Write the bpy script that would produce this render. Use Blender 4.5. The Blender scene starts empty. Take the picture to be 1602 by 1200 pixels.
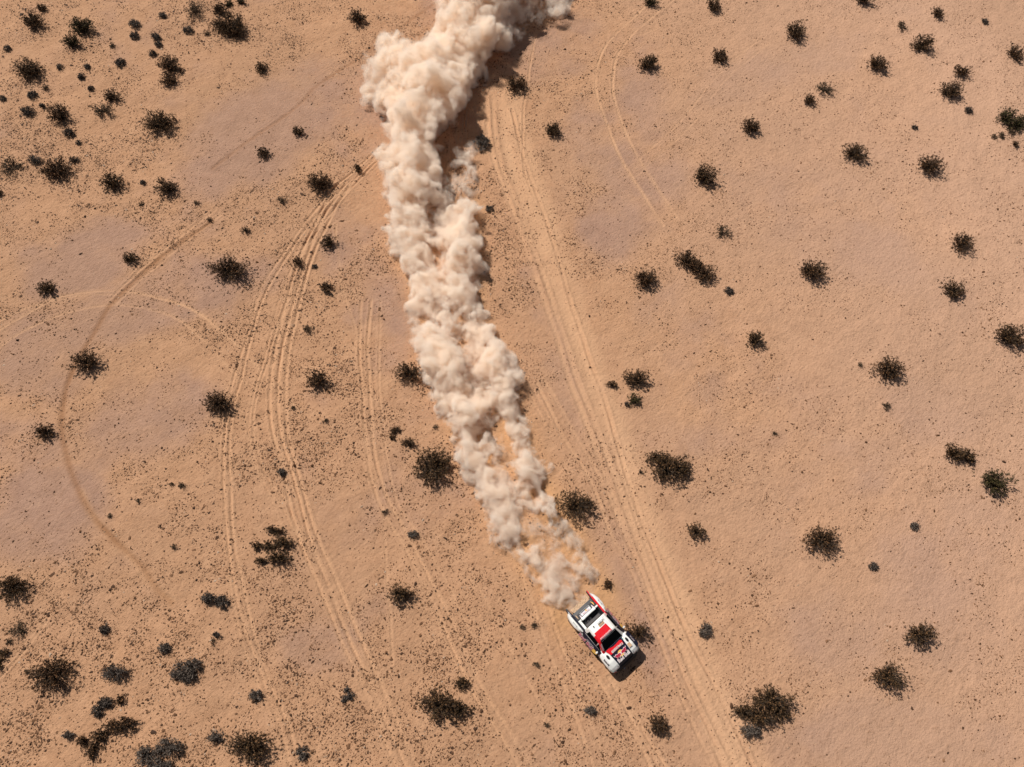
import bpy, math, random
import numpy as np
from mathutils import Vector, Matrix

R = math.radians
rng = np.random.default_rng(7)
random.seed(7)
scene = bpy.context.scene
COL = scene.collection

# ------------------------------------------------------------------ camera
CAM_H, PITCH, FPX = 44.0, R(25.0), 1068.0
cam_data = bpy.data.cameras.new('camera')
cam = bpy.data.objects.new('camera', cam_data)
COL.objects.link(cam)
cam.location = (0, 0, CAM_H)
cam.rotation_euler = (PITCH, 0, 0)
cam_data.sensor_width = 36.0
cam_data.lens = 36.0 * FPX / 1602.0
cam_data.clip_start = 0.5
cam_data.clip_end = 8000
scene.camera = cam


def at(px, py, z=0.0):
    """ground point (world x, y) seen at a photo pixel, at height z"""
    px = np.asarray(px, float)
    py = np.asarray(py, float)
    xc = (px - 801.0) / FPX
    yc = -(py - 600.0) / FPX
    c, s = math.cos(PITCH), math.sin(PITCH)
    dy = yc * c + s
    dz = yc * s - c
    t = (z - CAM_H) / dz
    return xc * t, dy * t


def mpp(px, py):
    """metres per photo pixel across, and up/down, on the ground"""
    x0, y0 = at(px, py)
    x1, _ = at(px + 1, py)
    _, y1 = at(px, py - 1)
    return float(x1 - x0), float(y1 - y0)


# ------------------------------------------------------------------ sun, sky
HX, HY = at([901.8, 978.3], [937.8, 1028.2], 1.0)
HEAD = math.atan2(HY[1] - HY[0], HX[1] - HX[0])        # the truck's heading
SUN_AZ = HEAD + R(3)                                    # shadows fall this way
SUN_EL = R(51)
sd = Vector((math.cos(SUN_AZ) * math.cos(SUN_EL), math.sin(SUN_AZ) * math.cos(SUN_EL), -math.sin(SUN_EL)))
sun_data = bpy.data.lights.new('sun', 'SUN')
sun_data.energy = 4.8
sun_data.angle = R(0.5)
sun_data.color = (1.0, 0.945, 0.87)
sun = bpy.data.objects.new('sun', sun_data)
sun.rotation_euler = sd.to_track_quat('-Z', 'Y').to_euler()
sun.location = (0, 20, 60)
COL.objects.link(sun)
world = bpy.data.worlds.new('World')
scene.world = world
world.use_nodes = True
wn = world.node_tree
bg = wn.nodes['Background']
sky = wn.nodes.new('ShaderNodeTexSky')
sky.sky_type = 'NISHITA'
sky.sun_disc = False
sky.sun_elevation = SUN_EL
sky.sun_rotation = math.atan2(-sd.x, -sd.y)
sky.dust_density = 0.6
sky.air_density = 0.8
hs = wn.nodes.new('ShaderNodeHueSaturation')        # desert air: a little milkier than the clear model
hs.inputs['Saturation'].default_value = .55
wn.links.new(sky.outputs[0], hs.inputs['Color'])
wn.links.new(hs.outputs[0], bg.inputs[0])
bg.inputs[1].default_value = 0.05
scene.view_settings.view_transform = 'Standard'
scene.view_settings.look = 'None'
scene.view_settings.exposure = 0.10
scene.view_settings.gamma = 1.0
scene.render.engine = 'CYCLES'
scene.cycles.max_bounces = 26
scene.cycles.diffuse_bounces = 3
scene.cycles.volume_bounces = 24
scene.cycles.volume_max_steps = 1024
scene.cycles.use_adaptive_sampling = True
scene.cycles.adaptive_threshold = 0.015
scene.cycles.use_denoising = True
scene.render.film_transparent = False


# ------------------------------------------------------------------ helpers
def tag(o, label=None, cat=None, group=None, kind=None):
    if label: o['label'] = label
    if cat: o['category'] = cat
    if group: o['group'] = group
    if kind: o['kind'] = kind
    return o


def np_mesh(name, verts, loops, counts, mats=(), smooth=False, mat_index=None):
    """mesh from flat arrays: verts (n,3), loops = vertex indices, counts = corners per face"""
    me = bpy.data.meshes.new(name)
    verts = np.asarray(verts, np.float32)
    loops = np.asarray(loops, np.int32)
    counts = np.asarray(counts, np.int32)
    me.vertices.add(len(verts))
    me.vertices.foreach_set('co', verts.ravel())
    me.loops.add(len(loops))
    me.loops.foreach_set('vertex_index', loops.ravel())
    me.polygons.add(len(counts))
    me.polygons.foreach_set('loop_start', np.concatenate([[0], np.cumsum(counts)[:-1]]).astype(np.int32))
    me.polygons.foreach_set('loop_total', counts)
    if smooth:
        me.polygons.foreach_set('use_smooth', np.ones(len(counts), bool))
    if mat_index is not None:
        me.polygons.foreach_set('material_index', np.asarray(mat_index, np.int32))
    for m in mats:
        me.materials.append(m)
    me.update(calc_edges=True)
    return me


def link(name, me, parent=None, loc=None):
    o = bpy.data.objects.new(name, me)
    COL.objects.link(o)
    if parent is not None:
        o.parent = parent
    if loc is not None:
        o.location = loc
    return o


def _h(ix, iy, seed):
    n = (ix * 374761393 + iy * 668265263 + seed * 974634777) & 0x7fffffff
    n = ((n ^ (n >> 13)) * 1274126177) & 0x7fffffff
    n = (n ^ (n >> 16)) & 0xffff
    return n / 65535.0


def vnoise(x, y, seed=0):
    ix = np.floor(x).astype(np.int64)
    iy = np.floor(y).astype(np.int64)
    fx = x - ix
    fy = y - iy
    fx = fx * fx * (3 - 2 * fx)
    fy = fy * fy * (3 - 2 * fy)
    a = _h(ix, iy, seed); b = _h(ix + 1, iy, seed)
    c = _h(ix, iy + 1, seed); d = _h(ix + 1, iy + 1, seed)
    return (a * (1 - fx) + b * fx) * (1 - fy) + (c * (1 - fx) + d * fx) * fy


def fbm(x, y, seed=0, octv=4):
    s = 0.0; a = 0.5; t = 0.0
    for k in range(octv):
        s = s + a * vnoise(x * 2 ** k + 17.3 * k, y * 2 ** k - 9.1 * k, seed + k)
        t += a
        a *= 0.5
    return s / t


def noise3(shape, cells, seed):
    """smooth value noise sampled on a regular 3D grid; cells = lattice cells along each axis"""
    g = np.random.default_rng(seed)
    lat = g.random((cells[0] + 2, cells[1] + 2, cells[2] + 2)).astype(np.float32)
    out = lat
    for ax in range(3):
        p = np.linspace(0, cells[ax], shape[ax], endpoint=False)
        i = np.floor(p).astype(int)
        f = (p - i).astype(np.float32)
        f = f * f * (3 - 2 * f)
        sh = [1, 1, 1]; sh[ax] = -1
        f = f.reshape(sh)
        out = np.take(out, i, axis=ax) * (1 - f) + np.take(out, i + 1, axis=ax) * f
    return out


class NT:
    """tiny node-graph helper"""
    def __init__(self, name):
        self.mat = bpy.data.materials.new(name)
        self.mat.use_nodes = True
        self.t = self.mat.node_tree
        self.n = self.t.nodes
        self.b = self.n.get('Principled BSDF')
        self.out = self.n.get('Material Output')

    def new(self, typ, **kw):
        nd = self.n.new(typ)
        for k, v in kw.items():
            setattr(nd, k, v)
        return nd

    def link(self, a, b):
        self.t.links.new(a, b)

    def setin(self, nd, key, v):
        if isinstance(v, bpy.types.NodeSocket):
            self.link(v, nd.inputs[key])
        else:
            nd.inputs[key].default_value = v

    def math(self, op, a, b=0.0, clamp=False):
        nd = self.new('ShaderNodeMath', operation=op, use_clamp=clamp)
        self.setin(nd, 0, a); self.setin(nd, 1, b)
        return nd.outputs[0]

    def noise(self, scale, detail=3, rough=0.55, vec=None, dist=0.0):
        nd = self.new('ShaderNodeTexNoise')
        nd.inputs['Scale'].default_value = scale
        nd.inputs['Detail'].default_value = detail
        nd.inputs['Roughness'].default_value = rough
        nd.inputs['Distortion'].default_value = dist
        if vec is not None: self.link(vec, nd.inputs['Vector'])
        return nd.outputs[0]

    def mix(self, fac, a, b, mode='MIX'):
        nd = self.new('ShaderNodeMix', data_type='RGBA', blend_type=mode)
        self.setin(nd, 0, fac)
        for k, v in ((6, a), (7, b)):
            if isinstance(v, bpy.types.NodeSocket): self.link(v, nd.inputs[k])
            else: nd.inputs[k].default_value = (*v, 1)
        return nd.outputs[2]

    def ramp(self, fac, stops, interp='LINEAR'):
        nd = self.new('ShaderNodeValToRGB')
        nd.color_ramp.interpolation = interp
        els = nd.color_ramp.elements
        while len(els) > 1: els.remove(els[-1])
        for i, (p, c) in enumerate(stops):
            e = els[0] if i == 0 else els.new(p)
            e.position = p
            e.color = (c, c, c, 1) if not hasattr(c, '__len__') else (*c, 1)
        self.link(fac, nd.inputs[0])
        return nd.outputs[0]

    def attr(self, name):
        nd = self.new('ShaderNodeAttribute', attribute_name=name)
        return nd.outputs['Fac']


def paint(name, col, rough=0.5, metal=0.0, spec=0.5, dust=0.0, coat=0.0):
    """plain painted or moulded surface with uneven roughness and a film of desert dust"""
    m = NT(name)
    tc = m.new('ShaderNodeTexCoord').outputs['Object']
    n1 = m.noise(9.0, 4, 0.6, tc)
    n2 = m.noise(60.0, 3, 0.6, tc)
    c = m.mix(m.math('MULTIPLY', n2, 0.12), col, tuple(v * 0.6 for v in col))
    if dust > 0:
        f = m.math('MULTIPLY', m.ramp(n1, [(0.35, 0.0), (0.75, 1.0)]), dust)
        c = m.mix(f, c, (0.36, 0.25, 0.16))
    m.link(c, m.b.inputs['Base Color'])
    r = m.math('ADD', m.math('MULTIPLY', n1, 0.25), rough - 0.12, clamp=True)
    m.link(r, m.b.inputs['Roughness'])
    m.b.inputs['Metallic'].default_value = metal
    m.b.inputs['Specular IOR Level'].default_value = spec
    m.b.inputs['Coat Weight'].default_value = coat
    return m.mat
# ------------------------------------------------------------------ what stands where (photo pixels)
# shrubs: x, y, width, height of the dark shape, kind, label[, crowns as (x, y, w, h)]
# kind C dark leafy shrub, G grey cushion shrub, D thin dry shrub
SHRUBS = [
 (60,34,42,27,'C','dark shrub in the far top left corner, under a smaller tuft'),
 (69,13,20,12,'C','small dark tuft right above the shrub in the top left corner'),
 (137,43,50,27,'C','wide flat dark shrub above the green strip shrub at top left'),
 (120,67,36,16,'C','low narrow greenish strip of shrub below the wide flat one at top left'),
 (14,76,11,9,'G','small grey bush at the left edge above the left-edge round dark shrub'),
 (256,23,12,9,'G','small grey bush left of the sparse shrub at the top edge'),
 (213,37,19,13,'G','grey bush, upper one of a close pair in the upper left'),
 (212,54,15,11,'G','grey bush, lower one of a close pair in the upper left'),
 (245,58,18,12,'G','grey bush touching a smaller grey one below it in the upper left'),
 (249,68,11,9,'G','tiny grey bush touching the underside of a bigger grey one'),
 (239,82,12,9,'G','small ragged grey bush above the two-lobed dark shrub in the upper left'),
 (296,46,17,12,'G','grey bush left of the biggest shrub of the top left, alone'),
 (310,15,38,30,'D','sparse twiggy shrub at the top edge beside the biggest top left shrub'),
 (358,36,66,50,'C','biggest dark shrub of the top left, close under the top edge', [(362,38,56,42),(345,15,24,22),(375,48,30,24)]),
 (326,51,12,9,'D','tiny reddish tuft at the lower left foot of the biggest top left shrub'),
 (359,5,15,10,'C','small bright green tuft above the biggest top left shrub'),
 (379,1,18,8,'C','small dark tuft cut by the top edge right of the green tuft'),
 (54,109,52,34,'C','round dark shrub near the left edge below the small grey bush'),
 (96,105,10,8,'G','tiny grey bush just right of the round dark shrub at upper left'),
 (138,104,10,8,'G','tiny grey bush, upper one of two between dark shrubs at upper left'),
 (129,119,11,10,'G','tiny grey bush, lower one of two between dark shrubs at upper left'),
 (190,97,17,13,'G','grey bush midway between the green strip shrub and the two-lobed shrub'),
 (177,70,12,10,'D','faint pale dry tuft right of the green strip shrub at top left'),
 (271,108,44,48,'C','two-lobed dark shrub with a ragged tail below in the upper left', [(272,100,42,28),(268,124,28,22)]),
 (143,137,10,8,'G','tiny grey bush above the thin shrub pair in the upper left'),
 (74,137,13,10,'D','faint dry grey tuft below the round dark shrub at upper left'),
 (54,149,15,12,'G','round grey bush below the faint dry tuft in the upper left'),
 (7,155,11,9,'G','small grey bush at the very left edge, upper left'),
 (48,174,25,13,'G','elongated grey bush left of the round shrub in the upper left'),
 (68,166,11,6,'G','tiny flat grey tuft just above the elongated grey bush'),
 (101,177,44,33,'C','round dark shrub right of the elongated grey bush'),
 (179,150,30,19,'C','dark tuft above the loose open shrub in the upper left'),
 (165,169,42,26,'D','loose open shrub with ragged outline below a darker tuft'),
 (257,190,58,42,'C','large dense dark shrub standing alone on the border of the bare grey patch'),
 (111,207,17,13,'G','grey bush below the round shrub right of the elongated grey bush'),
 (123,222,8,7,'G','tiniest grey tuft below the grey bush in the upper left'),
 (26,258,44,36,'D','thin dark shrub at the left edge, left of the wide twiggy shrub'),
 (60,250,22,14,'G','grey bush squeezed between two dark shrubs near the left edge'),
 (97,262,56,40,'C','wide twiggy dark shrub with small grey bushes at both shoulders'),
 (119,249,14,8,'G','small grey bush at the right shoulder of the wide twiggy shrub'),
 (183,281,43,32,'C','dark shrub, left one of two side by side below the lone dense shrub'),
 (267,290,42,31,'C','dark shrub, right one of two side by side below the lone dense shrub'),
 (224,284,9,7,'G','tiny grey tuft between the two side-by-side dark shrubs'),
 (2,303,10,14,'C','dark tuft cut by the left edge below the thin left-edge shrub'),
 (562,26,32,25,'C','dark shrub with a pointed right side left of the dust near the top'),
 (413,105,25,21,'C','small dark shrub alone above the bare grey patch at upper left'),
 (601,82,22,26,'C','dark shrub half hidden behind the far left bulge of the dust'),
 (470,206,24,14,'C','small flat ragged shrub in the middle of the bare grey patch'),
 (416,237,25,20,'C','small dark shrub at the lower side of the bare grey patch'),
 (507,283,52,36,'C','large dark shrub beside the tracks that meet the dust at upper left'),
 (561,263,15,18,'C','small upright tuft between the large shrub and the tracks into the dust'),
 (756,221,25,28,'G','bluish grey bush on rutted sand right of the upper dust'),
 (766,325,12,10,'G','small dim bush at the thin right fringe of the dust'),
 (811,130,38,32,'C','dark shrub at the right end of the dust shadow near the top'),
 (1018,4,28,14,'C','shrub cut by the top edge right of the dust'),
 (1116,10,26,22,'C','small dark shrub at the top edge, left of the wide top right ones'),
 (1014,100,38,26,'C','round dark shrub inside the bend of the curved twin track'),
 (1125,89,30,25,'C','dark shrub with a right-hand spur on bare ground, top centre right'),
 (867,202,32,26,'C','small dark shrub alone just right of the upper main track'),
 (1174,199,36,26,'C','flat dark shrub midway between curved twin track and right pair'),
 (1102,274,46,37,'C','dark shrub on bare ground at the lower end of the curved twin track'),
 (1349,1,34,16,'C','shrub cut by the top edge in the right part of the picture'),
 (1242,52,38,30,'C','dark shrub with a flat base at the top, left of the top right cluster'),
 (1464,20,20,20,'C','small one-sided dark shrub close to the top right corner'),
 (1410,41,20,20,'D','small sparse shrub left above the wide one at top right'),
 (1439,69,42,26,'C','wide dark shrub with stubby arms in the top right cluster'),
 (1370,100,34,28,'C','compact dark shrub below the sparse one at top right'),
 (1541,33,10,9,'G','tiny grey bush alone near the top right corner'),
 (1584,82,28,26,'C','dark shrub cut close to the right edge near the top'),
 (1502,112,28,21,'C','small spiky shrub directly above the triangular dark shrub'),
 (1481,142,40,28,'C','triangular dark shrub in the upper right'),
 (1289,139,36,24,'D','thin open shrub, upper one of a touching pair at upper right'),
 (1265,158,24,18,'C','small compact shrub, lower one of a touching pair at upper right'),
 (1514,173,12,10,'G','tiny grey bush on a sand mound below the triangular shrub'),
 (1430,200,8,7,'G','tiny round grey tuft left of the mound at upper right'),
 (1580,188,48,36,'C','large black-green shrub cut by the right edge in the upper right', [(1572,184,34,30),(1592,194,26,34)]),
 (1570,215,32,18,'D','broken row of brownish tufts under the big shrub at the right edge', [(1554,214,10,9),(1566,212,14,14),(1580,208,14,12)]),
 (1586,226,10,12,'C','tiny dark tuft below the broken row at the right edge'),
 (1334,239,44,30,'C','dark shrub with a pointed top between the pair and the lower right shrubs'),
 (1449,258,42,34,'C','dark spiky shrub on bare sand below the tiny round grey tuft'),
 (80,448,34,28,'C','small dark shrub above the pale curved track at the left'),
 (207,403,27,22,'C','small shrub standing by the diagonal faint track in the left half'),
 (365,416,66,46,'C','large very dark shrub left of the bundle of tracks'),
 (144,562,52,40,'C','dense dark shrub under the pale curved track at the left'),
 (385,359,18,11,'D','small flat dry tuft above the large very dark shrub'),
 (329,343,12,7,'D','tiny dry tuft up left of the flat one, left half'),
 (222,317,12,7,'D','tiny flat dry tuft between the side-by-side pair and the small track shrub'),
 (310,317,12,9,'D','tiny pale dry tuft below the right one of the side-by-side dark shrubs'),
 (442,311,20,13,'D','flat dry tuft left of the large shrub by the upper left tracks'),
 (517,376,30,22,'C','small dark shrub beside the right branch of the left tracks'),
 (467,407,24,16,'C','ragged tuft standing between the left wheel ruts'),
 (492,415,8,7,'G','tiny tuft just right of the ragged one between the ruts'),
 (512,446,23,23,'C','round dark shrub right of the bundle of tracks, alone'),
 (483,512,18,18,'D','thin grey dry tuft on the sand between the left track bundles'),
 (501,589,42,36,'C','rounded dark shrub between the left tracks and the dust'),
 (645,577,50,36,'C','dark shrub partly covered by the left side of the dust'),
 (1131,362,28,26,'D','small brownish shrub above the elongated diagonal shrub'),
 (1011,432,46,34,'C','dark shrub left of the elongated diagonal shrub'),
 (1083,415,60,50,'C','elongated diagonal dark shrub made of merged crowns right of the road', [(1070,404,36,32),(1087,416,32,26),(1102,426,36,30)]),
 (1139,454,14,14,'G','tiny greyish bush below the elongated diagonal shrub'),
 (1179,529,38,29,'C','dark shrub with a right spur in the centre right, alone'),
 (992,587,50,32,'C','ragged dark shrub close right of the main track with scraps to its left', [(996,587,44,32),(958,600,18,12)]),
 (993,623,24,22,'C','small olive tuft directly below the ragged shrub by the main track'),
 (981,632,8,8,'G','tiny blue-grey tuft touching the small olive one'),
 (1498,378,42,34,'C','dark shrub with a tail of shadow, upper one of two at right'),
 (1268,420,48,40,'C','dense dark shrub standing alone right of the diagonal shrub'),
 (1486,450,40,32,'C','spiky dark shrub, lower one of two at right'),
 (1573,521,58,44,'C','wide dark shrub cut close to the right edge at mid height'),
 (1385,570,52,48,'C','large see-through dark shrub in the right half at mid height'),
 (1345,570,10,7,'D','tiny tuft left of the large see-through shrub'),
 (78,671,34,28,'C','small dark shrub on the dark curved line near the left edge'),
 (351,623,58,44,'C','large dark shrub touching the left tracks at mid height'),
 (287,758,14,12,'D','dry little tuft, the largest of a scatter in the left centre'),
 (270,756,9,6,'D','tiny dry tuft beside the largest of the left centre scatter'),
 (219,783,8,8,'D','tiny dark tuft in the middle of the left centre scatter'),
 (173,806,9,8,'D','tiny dry tuft at the curved single track in the left centre'),
 (274,854,10,10,'D','tiny star-shaped tuft below the left centre scatter'),
 (683,720,76,72,'C','very large round dark shrub touching the left edge of the dust'),
 (629,682,40,30,'C','ragged row of twigs reaching left of the very large round shrub', [(620,671,18,14),(614,682,12,12),(640,690,26,13)]),
 (681,667,9,9,'D','tiny tuft between the very large round shrub and the dust above it'),
 (510,657,10,9,'D','tiny grey tuft in the sand below the rounded shrub, left centre'),
 (459,637,8,9,'D','tiny dark tuft at the crossing of pale and left tracks'),
 (442,737,15,13,'G','small dark grey tuft between the left wheel tracks'),
 (648,834,17,12,'G','small grey tuft beside the middle track left of the thin dust'),
 (604,799,12,10,'D','faint pale dry tuft on the middle track'),
 (430,849,76,66,'C','large broken shrub of separate clumps with sand between, left of centre', [(449,843,38,24),(440,866,42,24),(434,826,30,16),(405,851,18,16),(411,875,20,14),(424,852,22,18)]),
 (1045,724,72,54,'C','large wide shrub right of the main track, centre right', [(1045,722,66,52),(1028,712,34,30),(1064,728,36,38)]),
 (902,780,64,56,'C','round dense dark shrub between the dust and the main track'),
 (1088,826,34,30,'C','small dark shrub below the large wide one right of the main track'),
 (1002,737,9,8,'D','tiny tuft at the left foot of the large wide shrub'),
 (1386,633,14,24,'D','thin pale dry tuft below the large see-through shrub'),
 (1212,677,9,9,'D','tiny grey tuft alone on bare sand right of the large wide shrub'),
 (1497,705,54,38,'C','dark shrub, upper left one of the neighbouring pair at lower right', [(1488,704,36,32),(1508,708,34,30)]),
 (1550,746,54,50,'C','dark olive shrub, lower right one of the neighbouring pair at lower right'),
 (1285,832,64,54,'C','large dark shrub alone in the lower right with a twig to its left'),
 (1432,821,14,14,'G','tiny grey tuft below left of the neighbouring pair'),
 (1366,883,16,13,'G','small grey tuft lower right of the large lone shrub'),
 (31,910,58,52,'C','large dark shrub at the left edge in the lower left'),
 (38,979,36,32,'D','ragged shrub below the large one at the left edge'),
 (20,1002,14,12,'D','small tuft, upper one in the chain down to the left edge'),
 (13,1017,20,18,'C','small dark tuft, middle of the chain at the left edge'),
 (4,1036,18,22,'C','dark tuft cut by the left edge at the end of the chain'),
 (330,932,24,20,'G','grey bush, left one of a touching pair, lower left'),
 (352,938,24,23,'G','grey bush, right one of a touching pair, lower left'),
 (168,982,16,16,'G','small grey bush above the flat oval grey bush, lower left'),
 (263,1010,22,16,'G','small oval grey bush above the heart-shaped one, lower left'),
 (189,1045,40,30,'G','domed grey bush right of the big brown shrub, lower left'),
 (297,1043,46,38,'G','heart-shaped grey bush in the lower left', [(288,1044,30,32),(308,1037,28,28),(300,1054,26,20)]),
 (342,991,14,10,'G','tiny grey bush below the touching pair, lower left'),
 (336,1004,9,14,'D','tiny dark upright tuft under the tiny grey bush, lower left'),
 (96,1039,76,68,'C','big reddish brown shrub with loose rim in the lower left'),
 (50,1048,12,10,'D','tiny reddish tuft left of the big reddish brown shrub'),
 (167,1101,34,34,'G','curved grey bush at the upper tip of the crescent shrub', [(174,1094,24,20),(160,1108,18,22)]),
 (180,1135,98,84,'C','crescent-shaped dark shrub of spiky clumps at bottom left', [(193,1091,14,20),(206,1123,42,32),(186,1128,34,28),(166,1141,32,32),(152,1164,28,38),(137,1154,20,22)]),
 (252,1170,64,58,'G','biggest grey bush, three-lobed, at the bottom edge', [(271,1161,38,36),(240,1174,36,38),(258,1190,34,26)]),
 (114,1146,18,14,'G','small oval grey bush left of the crescent shrub'),
 (344,1147,28,16,'G','flat oval grey bush left of the big shrub at the bottom edge'),
 (402,1150,84,70,'C','big very dark shrub at the bottom edge beside the left track'),
 (404,1083,21,22,'G','round grey bush standing at the left wheel track near the bottom'),
 (632,920,48,40,'C','dark shrub beside the middle track in the lower half, alone'),
 (476,1173,20,24,'G','blue-grey bush between ruts at the bottom edge'),
 (545,1088,22,24,'G','cross-shaped small grey bush left of the strong middle track', [(549,1086,14,11),(540,1091,10,12),(545,1078,9,9)]),
 (701,1087,84,78,'C','biggest round dark shrub of the bottom centre with spiky right side', [(692,1087,66,66),(724,1064,26,26),(722,1100,36,34)]),
 (950,910,20,16,'C','small dark tuft just behind the truck on its red side'),
 (996,981,46,38,'C','open brown shrub right beside the truck'),
 (1102,980,24,24,'G','pale grey bush on the right side of the main track'),
 (837,975,16,14,'D','dry tuft left of the truck, right one of two'),
 (818,979,12,8,'D','dry tuft left of the truck, left one of two'),
 (839,1036,11,10,'D','small dry tuft lower left of the truck, alone'),
 (924,1108,20,16,'G','grey bush below the truck left of its forward track'),
 (856,1131,11,8,'D','tiny flat tuft at the bottom, left of the grey bush under the truck'),
 (1029,1124,42,42,'C','round shrub with an open top right below the truck'),
 (1196,1092,92,72,'C','large spreading shrub with a long left arm near the bottom right', [(1204,1080,68,58),(1162,1103,44,22),(1188,1110,50,44),(1220,1104,32,38)]),
 (1173,1136,34,26,'G','grey bush at the foot of the large spreading shrub'),
 (1435,982,56,46,'C','see-through dark shrub, upper one of two at lower right'),
 (1388,1045,56,58,'C','diamond-shaped dark shrub, lower one of two at lower right'),
]
# wheel marks: (points, half width m, depth m, berm m, lightness, sideways copies in m)
TRACKS = [
 # main road, wide smooth ruts
 ([(775,140),(790,220),(815,300),(845,390),(878,470),(903,540),(932,610),(960,690),(985,760),(1012,840),(1045,915),(1080,985),(1110,1050),(1145,1120),(1190,1215)], .42,.035,.03,.8,(0,)),
 ([(768,150),(778,230),(800,300),(826,370),(852,440),(880,520),(900,590),(925,650),(950,720),(975,790),(1005,870),(1035,950),(1062,1010),(1092,1080),(1130,1160),(1150,1215)], .22,.03,.03,.7,(0,.5)),
 ([(800,170),(822,250),(850,330),(872,400),(895,480),(920,560),(942,620),(965,690),(990,770),(1018,850),(1050,925),(1082,1000),(1112,1062),(1150,1140),(1182,1210)], .16,.03,.04,.5,(0,)),
 ([(838,600),(862,645),(885,690),(915,740),(938,790),(958,840),(985,890),(1008,950),(1030,1000),(1052,1060),(1080,1120),(1115,1190),(1130,1215)], .14,.025,.03,.55,(0,-.7)),
 ([(775,520),(800,560),(835,610),(862,660)], .12,.02,.03,.4,(0,.5)),
 # ahead of and beside the truck
 ([(925,1040),(950,1085),(975,1125),(1000,1165),(1025,1215)], .14,.03,.03,.6,(0,)),
 ([(958,1055),(985,1100),(1010,1145),(1035,1185),(1050,1215)], .14,.04,.04,.8,(0,.28)),
 ([(835,890),(855,940),(875,1000),(898,1060),(920,1120),(945,1180),(955,1215)], .13,.02,.03,.5,(0,.8)),
 ([(740,900),(780,980),(820,1060),(860,1140),(890,1215)], .11,.012,.02,.3,(0,)),
 # left bundles
 ([(605,225),(560,272),(520,308),(480,356),(445,408),(415,458),(396,520),(376,590),(365,650),(360,720),(362,780),(368,840),(378,900),(390,960),(408,1020),(430,1080),(452,1130),(475,1215)], .13,.035,.035,.65,(0,.45)),
 ([(600,240),(548,296),(510,340),(478,390),(455,440),(436,500),(420,560),(402,620),(396,680),(412,740),(445,782),(470,830),(492,872),(512,915)], .11,.025,.03,.5,(0,.35)),
 ([(540,290),(515,325),(488,382),(465,448),(450,500),(438,560),(434,620),(440,680),(455,732),(472,800),(490,860),(510,905),(530,952),(550,1000),(577,1060),(607,1130),(645,1215)], .15,.04,.045,.8,(0,.55,-.45)),
 ([(395,660),(410,720),(440,790),(462,840),(480,880)], .10,.02,.025,.4,(0,.4)),
 ([(527,350),(530,430),(545,482),(556,522),(562,570),(568,640),(578,710),(592,770),(600,830),(608,900),(612,960),(616,1040)], .10,.015,.02,.35,(0,)),
 ([(578,470),(575,540),(578,600),(582,660),(590,720),(604,768),(622,806),(650,860),(676,912),(705,970),(728,1020),(758,1080),(795,1140),(840,1215)], .14,.03,.04,.65,(0,.6)),
 ([(596,470),(592,560),(596,640),(606,720),(625,790),(650,830),(690,900),(725,975),(760,1040)], .11,.015,.025,.35,(0,)),
 ([(360,900),(375,980),(395,1050),(420,1120),(440,1170),(470,1215)], .10,.02,.03,.5,(0,)),
 # single curve at left
 ([(330,345),(255,400),(200,450),(170,480),(140,530),(112,580),(100,620),(98,680),(115,740),(142,800),(175,840),(215,880),(250,922),(272,942)], .24,.03,.015,-1.0,(0,)),
 ([(130,770),(150,812),(180,846),(218,884),(250,922),(270,940)], .18,.02,.01,.85,(0,)),
 # pale looping pair
 ([(-20,525),(40,492),(90,467),(150,457),(200,455),(240,462),(290,480),(335,508),(370,538),(402,572),(440,612),(466,640)], .10,.013,.02,.7,(0,)),
 ([(-20,560),(30,522),(80,498),(130,484),(180,478),(230,482),(280,500),(320,535),(350,570),(385,600)], .10,.013,.02,.6,(0,)),
 ([(-20,515),(30,485),(80,470),(140,462),(190,462)], .09,.013,.02,.55,(0,)),
 # diagonals at upper left
 ([(700,-10),(640,30),(560,90),(500,130),(460,170),(400,212),(330,262)], .2,.02,.01,-.6,(0,)),
 ([(345,335),(290,378),(235,425),(180,475)], .14,.015,.02,.4,(0,.7)),
 ([(-10,1070),(40,1010),(75,960)], .10,.015,.02,.5,(0,.3)),
 # curved twin track at upper right
 ([(1080,-20),(1010,35),(975,70),(960,100),(957,140),(965,172),(980,210),(1002,255),(1030,300),(1062,345)], .13,.014,.02,.65,(0,1.35)),
 ([(1180,-20),(1100,20),(1040,40),(1000,55)], .12,.01,.015,.3,(0,)),
 ([(895,-10),(860,20),(838,52),(830,92),(826,132),(820,172),(817,222),(820,272),(838,315)], .12,.025,.03,.5,(0,)),
 ([(733,170),(728,240),(722,300)], .10,.03,.03,.5,(0,.4,.9,1.3)),
 ([(1000,250),(1060,195),(1120,120),(1190,60)], .12,.008,.01,.25,(0,.9)),
]
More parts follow.
